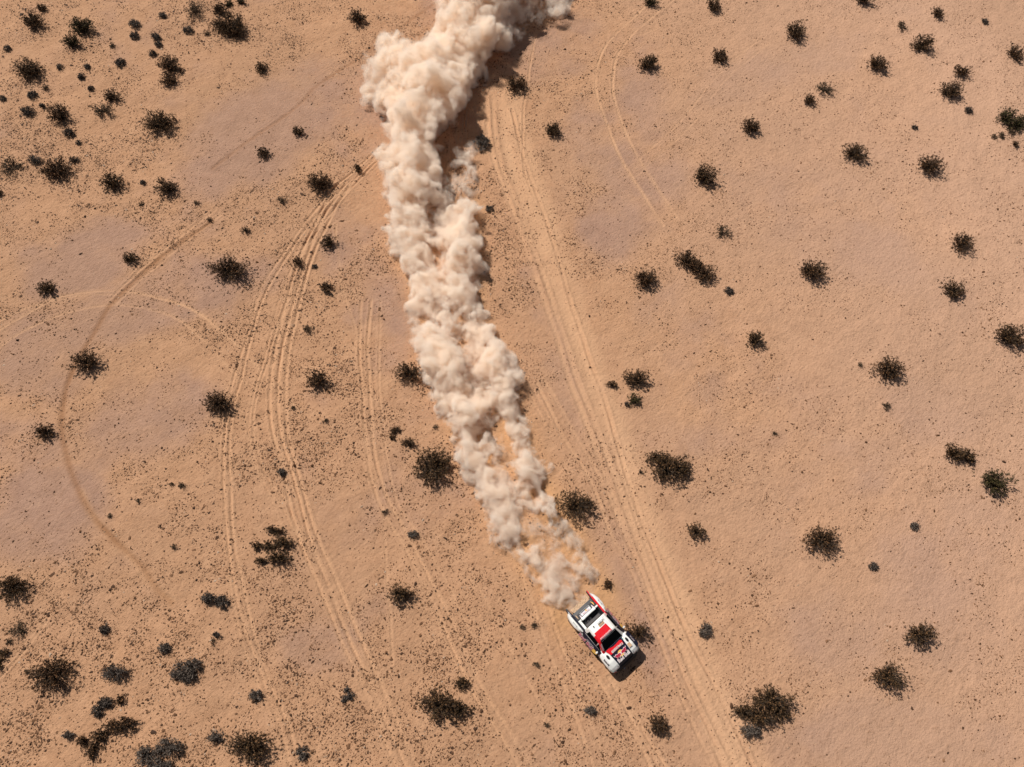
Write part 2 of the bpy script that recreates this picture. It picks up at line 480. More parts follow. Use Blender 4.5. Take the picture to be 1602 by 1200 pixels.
# bare hard patches: x, y, rx, ry (photo px), turn (deg), strength
PANS = [(430,185,150,75,-25,1),(380,250,120,50,-20,.8),(130,410,110,60,-20,.9),(240,470,200,60,-15,.8),(70,560,90,80,0,.8),
        (60,800,110,90,-10,.9),(40,700,90,60,0,.7),(230,650,150,70,-20,.8),(350,470,60,50,0,.6),(560,420,60,110,0,.5),
        (600,500,50,90,0,.5),(880,80,90,55,-15,.8),(960,190,110,70,-25,.7),(1180,120,110,40,-20,.7),(1010,240,80,90,10,.6),
        (960,360,60,60,0,.7),(1340,400,140,70,20,.7),(1250,100,90,40,-10,.4),(1430,500,140,100,0,.5),(1560,330,90,90,0,.3),
        (1220,650,150,60,-20,.5),(1150,620,60,60,0,.4),(1500,930,150,150,0,.7),(1400,1150,200,70,0,.9),(1300,1000,120,80,0,.5),
        (1450,640,120,60,0,.6),(520,1020,80,50,0,.6),(600,980,60,60,0,.4),(1320,740,130,60,-20,.5),(950,850,40,120,-25,.6),
        (1040,1050,40,120,-25,.6),(870,560,30,160,-18,.5),(1240,290,100,50,0,.6),(700,0,80,60,0,.6),(560,200,70,90,0,.6)]
# dust: strands of (x, y, radius m, height m)
STRANDS = [
 [(894,970,.30,.3),(876,938,.44,.4),(853,904,.56,.5),(828,868,.68,.6),(802,830,.85,.75),(780,790,.95,1.0),(760,750,1.0,1.2),(745,712,1.05,1.3),
  (724,672,1.15,1.4),(712,635,1.3,1.5),(702,590,1.45,1.7),(684,545,1.5,1.9),(670,500,1.55,2.0),(662,450,1.6,2.1),(652,410,1.7,2.2),
  (648,370,1.75,2.3),(656,320,1.8,2.4),(662,275,1.9,2.6),(658,235,2.0,2.7),(656,190,2.1,2.8),(660,160,2.0,2.8)],
 [(938,934,.34,.35),(916,888,.50,.5),(893,848,.56,.6),(870,810,.6,.8),(852,770,.7,.9),(832,725,.75,1.0),(814,680,.85,1.1),(797,640,.95,1.2),
  (782,595,1.1,1.3),(762,550,1.05,1.3),(746,505,1.05,1.4),(737,460,1.0,1.4),(735,415,.95,1.3),(732,370,1.05,1.5),(730,325,.95,1.2)],
 [(632,150,1.9,2.4),(606,130,1.7,2.2),(640,112,2.3,3.0),(690,120,2.5,3.4),(712,95,2.5,3.0),(690,70,2.3,2.8),(720,58,2.5,3.0),(728,25,2.8,3.2),(728,-5,3.0,3.4),(740,-45,3.6,4.0)],
 [(690,150,1.9,2.8),(668,170,1.9,2.8),(622,96,1.5,2.0),(606,108,1.2,1.6),(596,138,1.3,1.8)],
 [(765,60,1.8,1.8),(785,35,2.4,2.2),(815,12,2.8,2.4),(850,-10,3.0,2.6),(890,-40,3.2,2.6)],
 [(700,410,1.0,1.0),(712,330,1.2,1.1),(725,260,1.1,1.0),(740,225,.9,.7)],
 [(735,700,1.3,.6),(775,730,1.2,.6),(820,830,1.0,.5),(850,870,1.0,.5),(880,905,.9,.4),(908,932,.7,.3)],
 [(782,835,.4,.4),(806,872,.4,.35),(832,908,.35,.3),(860,945,.3,.3),(884,975,.26,.3)],
]
STRANDS[0] = [(x + (7 if 520 < y < 800 else -2 if 380 < y <= 520 else 0), y, r * (1.0 if y < 560 else .90), h) for x, y, r, h in STRANDS[0]]
STRANDS[1] = [(x - 9 * (350 < y < 800), y, r * 1.04, h) for x, y, r, h in STRANDS[1]]
STRANDS.append([(692,300,.9,1.0),(690,380,1.0,1.2),(694,450,1.1,1.2),(708,510,1.1,1.2),(728,570,1.1,1.1),(748,630,1.0,1.0),(764,690,1.0,.9),(792,750,.9,.8),(822,810,.7,.7)])
STRAND_AMP = [1.05, 1.0, 1.05, 1.05, .40, .42, .58, .60, .56]
# ------------------------------------------------------------------ ground relief
DX = 0.072
gx = np.arange(-54, 54 + DX / 2, DX)
gy = [-6.0]
while gy[-1] < 64:
    gy.append(gy[-1] + 0.062 + 0.058 * max(0, gy[-1]) / 64)
gy = np.array(gy)
outx = 54 * 1.35 ** np.arange(1, 14)
xs = np.concatenate([-outx[::-1], gx, outx])
outy = 64 + 12 * (1.5 ** np.arange(1, 14) - 1)
outn = -6 - 12 * (1.5 ** np.arange(1, 14) - 1)
ys = np.concatenate([outn[::-1], gy, outy])
GX, GY = np.meshgrid(gx, gy)                     # rows = y


def catmull(pts, n=12):
    p = np.array(pts, float)
    p = np.vstack([2 * p[0] - p[1], p, 2 * p[-1] - p[-2]])
    out = []
    for i in range(1, len(p) - 2):
        t = np.linspace(0, 1, n, endpoint=False)[:, None]
        a, b, c, d = p[i - 1], p[i], p[i + 1], p[i + 2]
        out.append(.5 * ((2 * b) + (c - a) * t + (2 * a - 5 * b + 4 * c - d) * t ** 2 + (3 * b - a - 3 * c + d) * t ** 3))
    out.append(p[-2][None])
    return np.vstack(out)


def resample(P, step):
    seg = np.hypot(*np.diff(P, axis=0).T)
    s = np.concatenate([[0], np.cumsum(seg)])
    q = np.arange(0, s[-1], step)
    return np.stack([np.interp(q, s, P[:, 0]), np.interp(q, s, P[:, 1])], 1)


def line_dist(P, reach):
    """nearest distance from grid vertices to a polyline, within reach; inf elsewhere"""
    D = np.full(GX.shape, 9.0, np.float32)
    ix = np.round((P[:, 0] - gx[0]) / DX).astype(int)
    iy = np.searchsorted(gy, P[:, 1])
    kx = int(reach / DX) + 1
    ky = int(reach / 0.065) + 1
    for a in range(-kx, kx + 1):
        for b in range(-ky, ky + 1):
            jx, jy = ix + a, iy + b
            ok = (jx >= 0) & (jx < len(gx)) & (jy >= 0) & (jy < len(gy))
            jx, jy, Q = jx[ok], jy[ok], P[ok]
            d = np.hypot(gx[jx] - Q[:, 0], gy[jy] - Q[:, 1])
            np.minimum.at(D, (jy, jx), d.astype(np.float32))
    return D


relief = np.zeros(GX.shape)
track = np.zeros(GX.shape)
dark = np.zeros(GX.shape)
for ti, (pts, w, dep, berm, tone, offs) in enumerate(TRACKS):
    w = w * .72 if w < .4 else w
    c = catmull(pts)
    wx, wy = at(c[:, 0], c[:, 1])
    P0 = resample(np.stack([wx, wy], 1), 0.06)
    tan = np.gradient(P0, axis=0)
    tan /= np.maximum(np.hypot(tan[:, 0], tan[:, 1])[:, None], 1e-6)
    nor = np.stack([tan[:, 1], -tan[:, 0]], 1)
    for oi, off in enumerate(offs):
        arc = np.arange(len(P0)) * 0.06
        wob = (vnoise(arc * .25, arc * 0, 50 + ti * 5 + oi) - .5) * .22 + (vnoise(arc * 1.1, arc * 0, 90 + ti * 5 + oi) - .5) * .05
        P = P0 + nor * (off + wob)[:, None]
        ok = (P[:, 0] > -54) & (P[:, 0] < 54) & (P[:, 1] > -6) & (P[:, 1] < 64)
        P = P[ok]
        if len(P) < 4: continue
        d = line_dist(P, 3.2 * w)
        on = .35 + .65 * fbm(GX * .35, GY * .35, 300 + ti * 3 + oi, 3) * 1.6 - .3
        on = np.clip(on, .3, 1.0)
        relief += on * (2.3 if w < .15 else 1.7) * (-dep * np.exp(-(d / w) ** 2) + berm * np.exp(-((d - 1.75 * w) / (.6 * w)) ** 2))
        if tone > 0:
            track = np.maximum(track, on * tone * np.exp(-(d / (1.7 * w)) ** 2))
        else:
            dark = np.maximum(dark, -np.clip(on, .6, 1) * tone * np.exp(-(d / (1.3 * w)) ** 2))
# the broad worn band of the main road
roadc = catmull([(790,140),(812,230),(838,310),(862,390),(890,480),(915,560),(945,640),(970,710),(1000,800),(1030,880),(1070,970),(1105,1060),(1160,1210)])
rx_, ry_ = at(roadc[:, 0], roadc[:, 1])
droad = line_dist(resample(np.stack([rx_, ry_], 1), .1), 2.2)
band = np.exp(-(droad / 1.25) ** 4)
track = np.maximum(track, .62 * band * (.55 + .8 * (fbm(GX * .5, GY * .5, 333, 3) - .2)))
# disturbed sand under the dust and just behind the truck
fresh = np.zeros(GX.shape)
for st in STRANDS[:2]:
    c = catmull([(q[0], q[1]) for q in st])
    wx, wy = at(c[:, 0], c[:, 1])
    d = line_dist(resample(np.stack([wx, wy], 1), .1), 2.0)
    fresh = np.maximum(fresh, np.exp(-(d / 1.3) ** 2))
fresh = np.clip(fresh * (.5 + fbm(GX * .8, GY * .8, 71, 3)), 0, 1)
d2 = vnoise((GX * math.sin(HEAD) - GY * math.cos(HEAD)) * 3.2, (GX * math.cos(HEAD) + GY * math.sin(HEAD)) * .5, 13)
relief += fresh * (.07 * (fbm(GX * 1.8, GY * 1.8, 77, 3) - .5) + .05 * (d2 - .5))


def to_px(X, Y):
    c, s = math.cos(PITCH), math.sin(PITCH)
    z = -CAM_H
    dep = Y * s - z * c
    return 801 + FPX * X / dep, 600 - FPX * (Y * c + z * s) / dep


pan = np.zeros(GX.shape)
PXg, PYg = to_px(GX, GY)
for (px, py, rx, ry, rot, st) in PANS:
    a = R(rot)
    u = ((PXg - px) * math.cos(a) + (PYg - py) * math.sin(a)) / rx
    v = (-(PXg - px) * math.sin(a) + (PYg - py) * math.cos(a)) / ry
    pan = np.maximum(pan, st * np.clip(1.35 - (u * u + v * v), 0, 1))
nz = fbm(GX * .16 + 5, GY * .16, 21, 5)
nz2 = fbm(GX * .5 + 5, GY * .5, 28, 4)
pan = np.clip(pan * 1.0 + (nz - .5) * 1.3 + (nz2 - .5) * .9 - .05, 0, 1)
pan = pan * pan * (3 - 2 * pan)
pan *= 1 - .8 * track


def low(x, y):
    return .5 * (fbm(x * .035, y * .035, 3, 2) - .5)


# small wind hummocks, stronger where the sand is soft
soft = 1 - pan
hum = (fbm(GX * .45, GY * .45, 41, 3) - .5) * .16 + (fbm(GX * 1.5, GY * 1.5, 45, 3) - .5) * .075 * (.35 + .65 * soft)
hum *= 1 - .65 * np.clip(track * 1.3 + band * .5, 0, 1)
relief += hum
# sand mounds that gather at the foot of every shrub
for q in SHRUBS:
    mx, my = at(q[0], q[1] + .15 * q[3])
    m, _ = mpp(q[0], q[1])
    rad = max(.25, .6 * q[2] * m)
    x0, x1 = np.searchsorted(gx, [mx - 3 * rad, mx + 3 * rad])
    y0, y1 = np.searchsorted(gy, [my - 3 * rad, my + 3 * rad])
    if x1 > x0 and y1 > y0:
        dd = np.hypot(GX[y0:y1, x0:x1] - mx, GY[y0:y1, x0:x1] - my)
        relief[y0:y1, x0:x1] += (.05 + .05 * min(rad, 1.5)) * np.exp(-(dd / rad) ** 2)
# fade the fine relief out at the border of the detailed area
edge = np.clip(np.minimum.reduce([GX + 54, 54 - GX, GY + 6, 64 - GY]) / 1.5, 0, 1)
relief *= edge
ZG = relief + low(GX, GY)


def ground(x, y):
    x = np.asarray(x, float); y = np.asarray(y, float)
    fx = np.clip((x - gx[0]) / DX, 0, len(gx) - 1.001)
    ix = fx.astype(int); fx = fx - ix
    iy = np.clip(np.searchsorted(gy, y, side='right') - 1, 0, len(gy) - 2)
    fy = np.clip((y - gy[iy]) / (gy[iy + 1] - gy[iy]), 0, 1)
    z = (ZG[iy, ix] * (1 - fx) + ZG[iy, ix + 1] * fx) * (1 - fy) + (ZG[iy + 1, ix] * (1 - fx) + ZG[iy + 1, ix + 1] * fx) * fy
    inside = (x > -54) & (x < 54) & (y > -6) & (y < 64)
    return np.where(inside, z, low(x, y))


def field(F, x, y):
    ix = np.clip(np.round((np.asarray(x) - gx[0]) / DX).astype(int), 0, len(gx) - 1)
    iy = np.clip(np.searchsorted(gy, y), 0, len(gy) - 1)
    return F[iy, ix]


# the sheet itself, dense where the photograph looks, reaching the horizon
AX, AY = np.meshgrid(xs, ys)
AZ = low(AX, AY)
oy, ox = len(outn), len(outx)
AZ[oy:oy + len(gy), ox:ox + len(gx)] = ZG
nY, nX = AX.shape
idx = np.arange(nY * nX).reshape(nY, nX)
quads = np.stack([idx[:-1, :-1], idx[:-1, 1:], idx[1:, 1:], idx[1:, :-1]], -1).reshape(-1, 4)
SAND = NT('desert_sand')
gme = np_mesh('ground', np.stack([AX, AY, AZ], -1).reshape(-1, 3), quads.ravel(), np.full(len(quads), 4), [SAND.mat], smooth=True)
for nm, F, dflt in (('pan', pan, .4), ('track', track, 0), ('dark', dark, 0), ('fresh', fresh, 0)):
    full = np.full(AX.shape, dflt, np.float32)
    full[oy:oy + len(gy), ox:ox + len(gx)] = F
    a = gme.attributes.new(nm, 'FLOAT', 'POINT')
    a.data.foreach_set('value', full.ravel())
ground_ob = link('ground', gme)
tag(ground_ob, 'orange tan desert sand with bare greyish patches and wheel tracks', 'ground', kind='structure')

m = SAND
pos = m.new('ShaderNodeNewGeometry').outputs['Position']
pan_a, tr_a, dk_a, fr_a = m.attr('pan'), m.attr('track'), m.attr('dark'), m.attr('fresh')
big = m.noise(.07, 3, .5, pos)
mid = m.noise(.9, 5, .62, pos)
fine = m.noise(7.0, 4, .7, pos)
mp = m.new('ShaderNodeMapping'); m.link(pos, mp.inputs[0])
mp.vector_type = 'TEXTURE'
mp.inputs['Rotation'].default_value = (0, 0, R(40)); mp.inputs['Scale'].default_value = (1.5, 1.0, 1.0)
wind = m.noise(4.2, 4, .65, mp.outputs[0])
grit = m.noise(26.0, 2, .7, pos)
sandc = m.mix(m.ramp(mid, [(.3, 0.), (.7, 1.)]), (.405, .222, .124), (.485, .277, .161))
panc = m.mix(m.ramp(mid, [(.3, 0.), (.7, 1.)]), (.312, .185, .132), (.380, .231, .165))
c = m.mix(pan_a, sandc, panc)
# light gradient painted into the sand colour: paler and pinker towards the right
sx = m.new('ShaderNodeSeparateXYZ'); m.link(pos, sx.inputs[0])
px_f = m.math('ADD', m.math('MULTIPLY', sx.outputs[0], 1 / 60.0), m.math('MULTIPLY', m.math('SUBTRACT', big, .5), .8))
c = m.mix(m.math('MULTIPLY', m.ramp(px_f, [(.05, 0.), (.6, 1.)]), .75), c, (.520, .322, .222))
c = m.mix(m.math('MULTIPLY', m.ramp(big, [(.35, 0.), (.65, 1.)]), .38), c, (.35, .205, .125))
c = m.mix(m.math('MULTIPLY', m.ramp(wind, [(.55, 0.), (.68, 1.)]), .30), c, (.24, .13, .072))
c = m.mix(m.math('MULTIPLY', m.ramp(wind, [(.30, 1.), (.42, 0.)]), .20), c, (.56, .35, .21))
# gravel: scattered grains darker and paler than the sand
c = m.mix(m.math('MULTIPLY', m.ramp(fine, [(.56, 0.), (.70, 1.)]), .42), c, (.19, .095, .050))
c = m.mix(m.math('MULTIPLY', m.ramp(grit, [(.58, 0.), (.72, 1.)]), .35), c, (.13, .068, .038))
c = m.mix(m.math('MULTIPLY', m.ramp(grit, [(.26, 1.), (.38, 0.)]), .30), c, (.60, .42, .29))
c = m.mix(m.math('MULTIPLY', tr_a, .95), c, (.585, .352, .207))
c = m.mix(m.math('MULTIPLY', dk_a, 1.0), c, (.24, .115, .055))
c = m.mix(m.math('MULTIPLY', fr_a, .50), c, (.52, .285, .125))
m.link(c, m.b.inputs['Base Color'])
m.b.inputs['Roughness'].default_value = .95
m.b.inputs['Specular IOR Level'].default_value = .12
hgt = m.math('ADD', m.math('MULTIPLY', wind, .75), m.math('ADD', m.math('MULTIPLY', fine, .35), m.math('MULTIPLY', grit, .12)))
bp = m.new('ShaderNodeBump')
bp.inputs['Strength'].default_value = .9
bp.inputs['Distance'].default_value = .13
m.link(hgt, bp.inputs['Height'])
m.link(bp.outputs[0], m.b.inputs['Normal'])
# ------------------------------------------------------------------ plants
def leaf_mat(name, stops, tr=.12):
    m = NT(name)
    g = m.new('ShaderNodeNewGeometry').outputs['Random Per Island']
    c = m.ramp(g, stops)
    m.link(c, m.b.inputs['Base Color'])
    m.b.inputs['Roughness'].default_value = .75
    m.b.inputs['Specular IOR Level'].default_value = .2
    return m.mat


M_LEAF = {
    'C': [leaf_mat('foliage_dark_olive', [(0, (.022, .012, .006)), (.5, (.054, .031, .014)), (.80, (.11, .062, .027)), (1, (.24, .120, .054))]),
          leaf_mat('foliage_brown', [(0, (.022, .012, .007)), (.5, (.055, .030, .014)), (.78, (.12, .062, .028)), (1, (.26, .130, .060))]),
          leaf_mat('foliage_green', [(0, (.020, .016, .006)), (.5, (.048, .038, .013)), (.9, (.080, .062, .022)), (1, (.14, .09, .035))])],
    'G': [leaf_mat('foliage_grey', [(0, (.040, .029, .022)), (.5, (.092, .070, .055)), (.9, (.17, .135, .11)), (1, (.28, .23, .19))]),
          leaf_mat('foliage_grey_dark', [(0, (.028, .020, .015)), (.5, (.065, .049, .039)), (.9, (.125, .097, .080)), (1, (.22, .175, .145))])],
    'D': [leaf_mat('foliage_dry', [(0, (.040, .028, .018)), (.5, (.085, .057, .033)), (1, (.18, .115, .065))])],
}
M_STEM = leaf_mat('shrub_twigs', [(0, (.05, .034, .022)), (1, (.12, .085, .06))])
M_STEMG = leaf_mat('bleached_twigs', [(0, (.12, .10, .085)), (1, (.26, .22, .19))])


def quads_at(P, size, g, flat=.0):
    """one small random-facing leaf quad per point"""
    n = len(P)
    a = g.normal(size=(n, 3)); a[:, 2] *= (1 - flat)
    a /= np.linalg.norm(a, axis=1)[:, None]
    b = g.normal(size=(n, 3))
    b -= (b * a).sum(1)[:, None] * a
    b /= np.linalg.norm(b, axis=1)[:, None]
    s = (size * (.55 + .9 * g.random(n)))[:, None] if np.isscalar(size) else size[:, None]
    a = a * s; b = b * s * .55
    V = np.stack([P - a, P + b, P + a, P - b], 1).reshape(-1, 3)
    return V, np.arange(4 * n)


def tubes(A, B, C, r):
    """three-sided tapering stems through A -> B -> C"""
    n = len(A)
    V = []
    rings = ((A, 1.0), (B, .7), (C, .3))
    d = C - A
    u = np.cross(d, np.array([.3, .2, 1.0])); u /= np.maximum(np.linalg.norm(u, axis=1)[:, None], 1e-6)
    v = np.cross(d, u); v /= np.maximum(np.linalg.norm(v, axis=1)[:, None], 1e-6)
    for Q, k in rings:
        for j in range(3):
            an = 2 * math.pi * j / 3
            V.append(Q + (u * math.cos(an) + v * math.sin(an)) * (r * k)[:, None])
    V = np.stack(V, 1).reshape(-1, 3)
    base = np.arange(n)[:, None] * 9
    L = []
    for ring in range(2):
        for j in range(3):
            k = (j + 1) % 3
            L.append(base + np.array([[ring * 3 + j, ring * 3 + k, ring * 3 + 3 + k, ring * 3 + 3 + j]]))
    return V, np.stack(L, 1).reshape(-1)


GROUPS = {'C': 'dark shrubs scattered over the desert', 'G': 'grey cushion bushes scattered over the desert', 'D': 'dry thin tufts scattered over the desert'}
NAMES = {'C': 'desert_shrub', 'G': 'cushion_bush', 'D': 'dry_shrub'}
CATS = {'C': 'shrub', 'G': 'bush', 'D': 'dry plant'}
ROOTS = []


def shrub(k, q):
    x, y, w, h, kind, label = q[:6]
    crowns = q[6] if len(q) > 6 else [(x, y, w, h)]
    g = np.random.default_rng(1000 + k)
    mx, my = mpp(x, y)
    big = w * mx > .9
    Wm = w * mx
    bx, by = at(x - .06 * w, y + .10 * h)
    bx, by = float(bx), float(by)
    LV, LN, SV, SL = [], 0, [], []
    allV = []; allS = []; so = 0
    for (cx, cy, cw, ch) in crowns:
        m1, m2 = mpp(cx, cy)
        W = cw * m1
        H = {'C': .50, 'G': .42, 'D': .40}[kind] * W
        H = min(H, 1.25)
        # the dark shape in the photo is crown plus shadow: shrink to the crown
        rx = W * .5 * (.98 if len(crowns) == 1 else 1.10)
        ry = max(ch * m2 * .5 - .12 * H, W * .28)
        ry = min(ry, rx * 1.25)
        gx0, gy0 = at(cx - .05 * cw, cy + .06 * ch)
        ox, oy_ = float(gx0) - bx, float(gy0) - by - .32 * H
        nst = int({'C': 34, 'G': 34, 'D': 16}[kind] * (.6 + W * .8))
        ang = g.random(nst) * 2 * math.pi
        el = np.arccos(1 - g.random(nst) * (.93 if kind != 'G' else 1.0))      # from vertical
        rr = {'C': .70, 'G': .88, 'D': .6}[kind] + g.random(nst) * {'C': .34, 'G': .14, 'D': .45}[kind]
        lob = .78 + .44 * vnoise(np.cos(ang) * 1.7 + k * 3.1, np.sin(ang) * 1.7 + k, 5)
        rr = rr * (lob if kind != 'G' else .6 + .4 * lob)
        T = np.stack([ox + rx * rr * np.sin(el) * np.cos(ang), oy_ + ry * rr * np.sin(el) * np.sin(ang), .10 * H + .92 * H * rr * np.cos(el) ** .8], 1)
        A = np.stack([ox + rx * .10 * g.normal(size=nst), oy_ + ry * .10 * g.normal(size=nst), np.full(nst, -.05)], 1)
        B = A * .45 + T * .55
        B[:, 2] += .10 * H * g.random(nst)
        V, L = tubes(A, B, T, .012 + .012 * g.random(nst) * min(W, 2))
        allS.append(V); SL.append(L + so); so += len(V)
        if big or kind != 'D':
            dens = {'C': 720, 'G': 1900, 'D': 420}[kind]
            size = {'C': .046, 'G': .034, 'D': .040}[kind]
        else:
            dens, size = 520, .036
        # leaves sit in small tufts along the outer half of each stem
        per = {'C': 9, 'G': 7, 'D': 6}[kind]
        n = int(dens * rx * ry * 3.14 * (1.0 if W > 1 else 1.35)) // per + 8
        si = g.integers(0, nst, n)
        t = {'C': .30, 'G': .62, 'D': .40}[kind] + g.random(n) ** .75 * {'C': .74, 'G': .40, 'D': .65}[kind]
        tt = t[:, None]
        Q = A[si] * (1 - tt) ** 2 + 2 * B[si] * tt * (1 - tt) + T[si] * tt ** 2
        Q = Q + g.normal(size=(n, 3)) * {'C': .062, 'G': .05, 'D': .05}[kind] * (.35 + .5 * min(W, 2.0)) * (.5 + tt)
        Q = np.repeat(Q, per, 0) + g.normal(size=(n * per, 3)) * {'C': .036, 'G': .028, 'D': .034}[kind]
        Q[:, 2] = np.maximum(Q[:, 2], .01)
        V, _ = quads_at(Q, size, g)
        allV.append(V)
    z = float(ground(bx, by))
    mats = M_LEAF[kind]
    mat = mats[int(g.random() * 2.05) % len(mats)] if 'green' not in label and 'olive' not in label else mats[-1]
    if 'brown' in label and kind == 'C': mat = mats[1]
    if 'pale grey' in label: mat = mats[0]
    fv = np.vstack(allV)
    nl = len(fv) // 4
    sv = np.vstack(allS); sl = np.concatenate(SL)
    if w >= 14:
        root = bpy.data.objects.new(NAMES[kind], None)
        root.empty_display_size = .2
        COL.objects.link(root)
        root.location = (bx, by, z)
        link('foliage', np_mesh('foliage', fv, np.arange(4 * nl), np.full(nl, 4), [mat]), root)
        off_ = 0
        for v_, l_ in zip(allS, SL):                     # each crown has its own set of branches
            link('branches', np_mesh('branches', v_, l_ - off_, np.full(len(l_) // 4, 4), [M_STEMG if kind == 'G' else M_STEM]), root)
            off_ += len(v_)
    else:
        V = np.vstack([fv, sv])
        L = np.concatenate([np.arange(4 * nl), sl + len(fv)])
        me = np_mesh(NAMES[kind], V, L, np.full(len(L) // 4, 4), [mat, M_STEM], mat_index=[0] * nl + [1] * (len(sl) // 4))
        root = link(NAMES[kind], me, None, (bx, by, z))
    tag(root, label, CATS[kind], GROUPS[kind])
    ROOTS.append(root)


for k, q in enumerate(SHRUBS):
    shrub(k, q)

# tens of thousands of tiny dry tufts and stones between the shrubs
NS = 1500000
sxp = rng.random(NS) * 104 - 52
syp = rng.random(NS) * 68 - 5
pn = field(pan, sxp, syp); tk = field(np.maximum(track, fresh), sxp, syp)
cl = fbm(sxp * .28, syp * .28, 61, 4)
cl2 = fbm(sxp * 1.1, syp * 1.1, 66, 3)
dn = np.clip((cl - .30) * 2.6, .05, 1) * np.clip((cl2 - .22) * 2.0, .10, 1) * (1 - .90 * pn) * (1 - .9 * np.clip(tk * 1.5, 0, 1))
dn *= np.interp(sxp, [-5, 8, 20], [1.05, .75, .42]) * np.where(syp > 46, .8, 1.0)
dn *= np.clip(1.15 - .004 * syp, .5, 1.2)
keep = rng.random(NS) < dn * .80
sxp, syp, cl2k = sxp[keep], syp[keep], cl2[keep]
# litter that gathers round the shrubs
ex, ey = [], []
for q in SHRUBS:
    if q[2] < 20: continue
    m1, _ = mpp(q[0], q[1])
    cx, cy = at(q[0], q[1] + .1 * q[3])
    n = int(26 * (q[2] * m1) ** 1.2)
    a = rng.random(n) * 2 * math.pi
    r_ = q[2] * m1 * (.35 + .55 * rng.random(n) ** .8)
    ex.append(cx + r_ * np.cos(a)); ey.append(cy + .9 * r_ * np.sin(a))
sxp = np.concatenate([sxp] + ex); syp = np.concatenate([syp] + ey)
ns = len(sxp)
sz = np.clip(np.exp(rng.normal(-3.55, .42, ns)), .012, .12)
sz *= np.interp(sxp, [0, 16], [1.0, .84])
sides = 5
an = rng.random(ns)[:, None] * 6.28 + np.arange(sides)[None] * 2 * math.pi / sides
rad = sz[:, None] * (.6 + .8 * rng.random((ns, sides)))
stretch = 1 + 1.1 * rng.random(ns)[:, None] ** 2
th = R(38) + rng.normal(size=ns)[:, None] * .6
lx = rad * np.cos(an) * stretch; ly = rad * np.sin(an)
vx = sxp[:, None] + lx * np.cos(th) - ly * np.sin(th)
vy = syp[:, None] + lx * np.sin(th) + ly * np.cos(th)
zb = ground(sxp, syp)
vz = np.repeat(zb[:, None] - .01, sides, 1)
top = np.stack([sxp + sz * rng.normal(size=ns) * .3, syp + sz * rng.normal(size=ns) * .3, zb + sz * (.7 + .9 * rng.random(ns))], -1)
V = np.concatenate([np.stack([vx, vy, vz], -1), top[:, None]], 1).reshape(-1, 3)
b = np.arange(ns)[:, None, None] * (sides + 1)
tri = np.array([[i, (i + 1) % sides, sides] for i in range(sides)])[None]
L = (b + tri).reshape(-1)
M_TUFT = leaf_mat('dry_tufts', [(0, (.040, .019, .010)), (.45, (.10, .048, .023)), (.8, (.17, .085, .042)), (.96, (.24, .13, .07)), (1, (.45, .33, .24))])
tufts = link('dry_tufts', np_mesh('dry_tufts', V, L, np.full(ns * sides, 3), [M_TUFT]))
tag(tufts, 'tiny dark dry tufts and stones speckling the sand', 'dry tufts', kind='stuff')
DUST_LAYERS = [("dust_cloud", 0.02, .75, .45), ("dense_dust", .22, 1.4, .43), ("dust_core", .46, 3.0, .39)]
STEP = .05
# ------------------------------------------------------------------ dust thrown up by the truck
def surface_net(F, origin, h):
    nx, ny, nz = F.shape
    S = F > 0
    c = [S[i:nx - 1 + i, j:ny - 1 + j, k:nz - 1 + k] for i in (0, 1) for j in (0, 1) for k in (0, 1)]
    cnt = sum(a.astype(np.int8) for a in c)
    act = (cnt > 0) & (cnt < 8)
    ids = np.full(act.shape, -1, np.int64)
    I, J, K = np.nonzero(act)
    ids[I, J, K] = np.arange(len(I))
    acc = np.zeros((len(I), 3)); num = np.zeros(len(I))
    corners = [(i, j, k) for i in (0, 1) for j in (0, 1) for k in (0, 1)]
    for a in corners:
        for ax in range(3):
            if a[ax] == 1: continue
            b2 = list(a); b2[ax] = 1
            fa = F[I + a[0], J + a[1], K + a[2]]
            fb = F[I + b2[0], J + b2[1], K + b2[2]]
            cr = (fa > 0) != (fb > 0)
            t = np.where(cr, fa / np.where(fa - fb == 0, 1, fa - fb), 0)
            p = np.tile(np.array(a, float), (len(I), 1)); p[:, ax] += t
            acc += p * cr[:, None]; num += cr
    P = (acc / np.maximum(num, 1)[:, None] + np.stack([I, J, K], 1)) * h + np.array(origin)
    faces = []
    for ax in range(3):
        sl0 = [slice(1, -1)] * 3; sl1 = [slice(1, -1)] * 3
        sl0[ax] = slice(0, -1); sl1[ax] = slice(1, None)
        A = S[tuple(sl0)]; B = S[tuple(sl1)]
        ii = np.argwhere(A != B)
        off = np.array([1, 1, 1]); off[ax] = 0
        e = ii + off
        u, v = (ax + 1) % 3, (ax + 2) % 3
        def cell(du, dv):
            q = e.copy(); q[:, u] += du; q[:, v] += dv
            return ids[q[:, 0], q[:, 1], q[:, 2]]
        quad = np.stack([cell(-1, -1), cell(0, -1), cell(0, 0), cell(-1, 0)], 1)
        flip = ~A[tuple(ii.T)]
        quad[flip] = quad[flip][:, ::-1]
        faces.append(quad)
    return P, np.vstack(faces)


def splat(F, org, h, c, r, amp=1.0, sq=(1, 1, 1)):
    lo = [max(0, int((c[a] - r * sq[a] - org[a]) / h)) for a in range(3)]
    hi = [min(F.shape[a], int((c[a] + r * sq[a] - org[a]) / h) + 2) for a in range(3)]
    if any(hi[a] <= lo[a] for a in range(3)): return
    g = [(np.arange(lo[a], hi[a]) * h + org[a] - c[a]) / (r * sq[a]) for a in range(3)]
    d2 = g[0][:, None, None] ** 2 + g[1][None, :, None] ** 2 + g[2][None, None, :] ** 2
    k = np.clip(1 - d2, 0, None)
    blk = F[lo[0]:hi[0], lo[1]:hi[1], lo[2]:hi[2]]
    np.maximum(blk, (amp * k).astype(np.float32), out=blk)


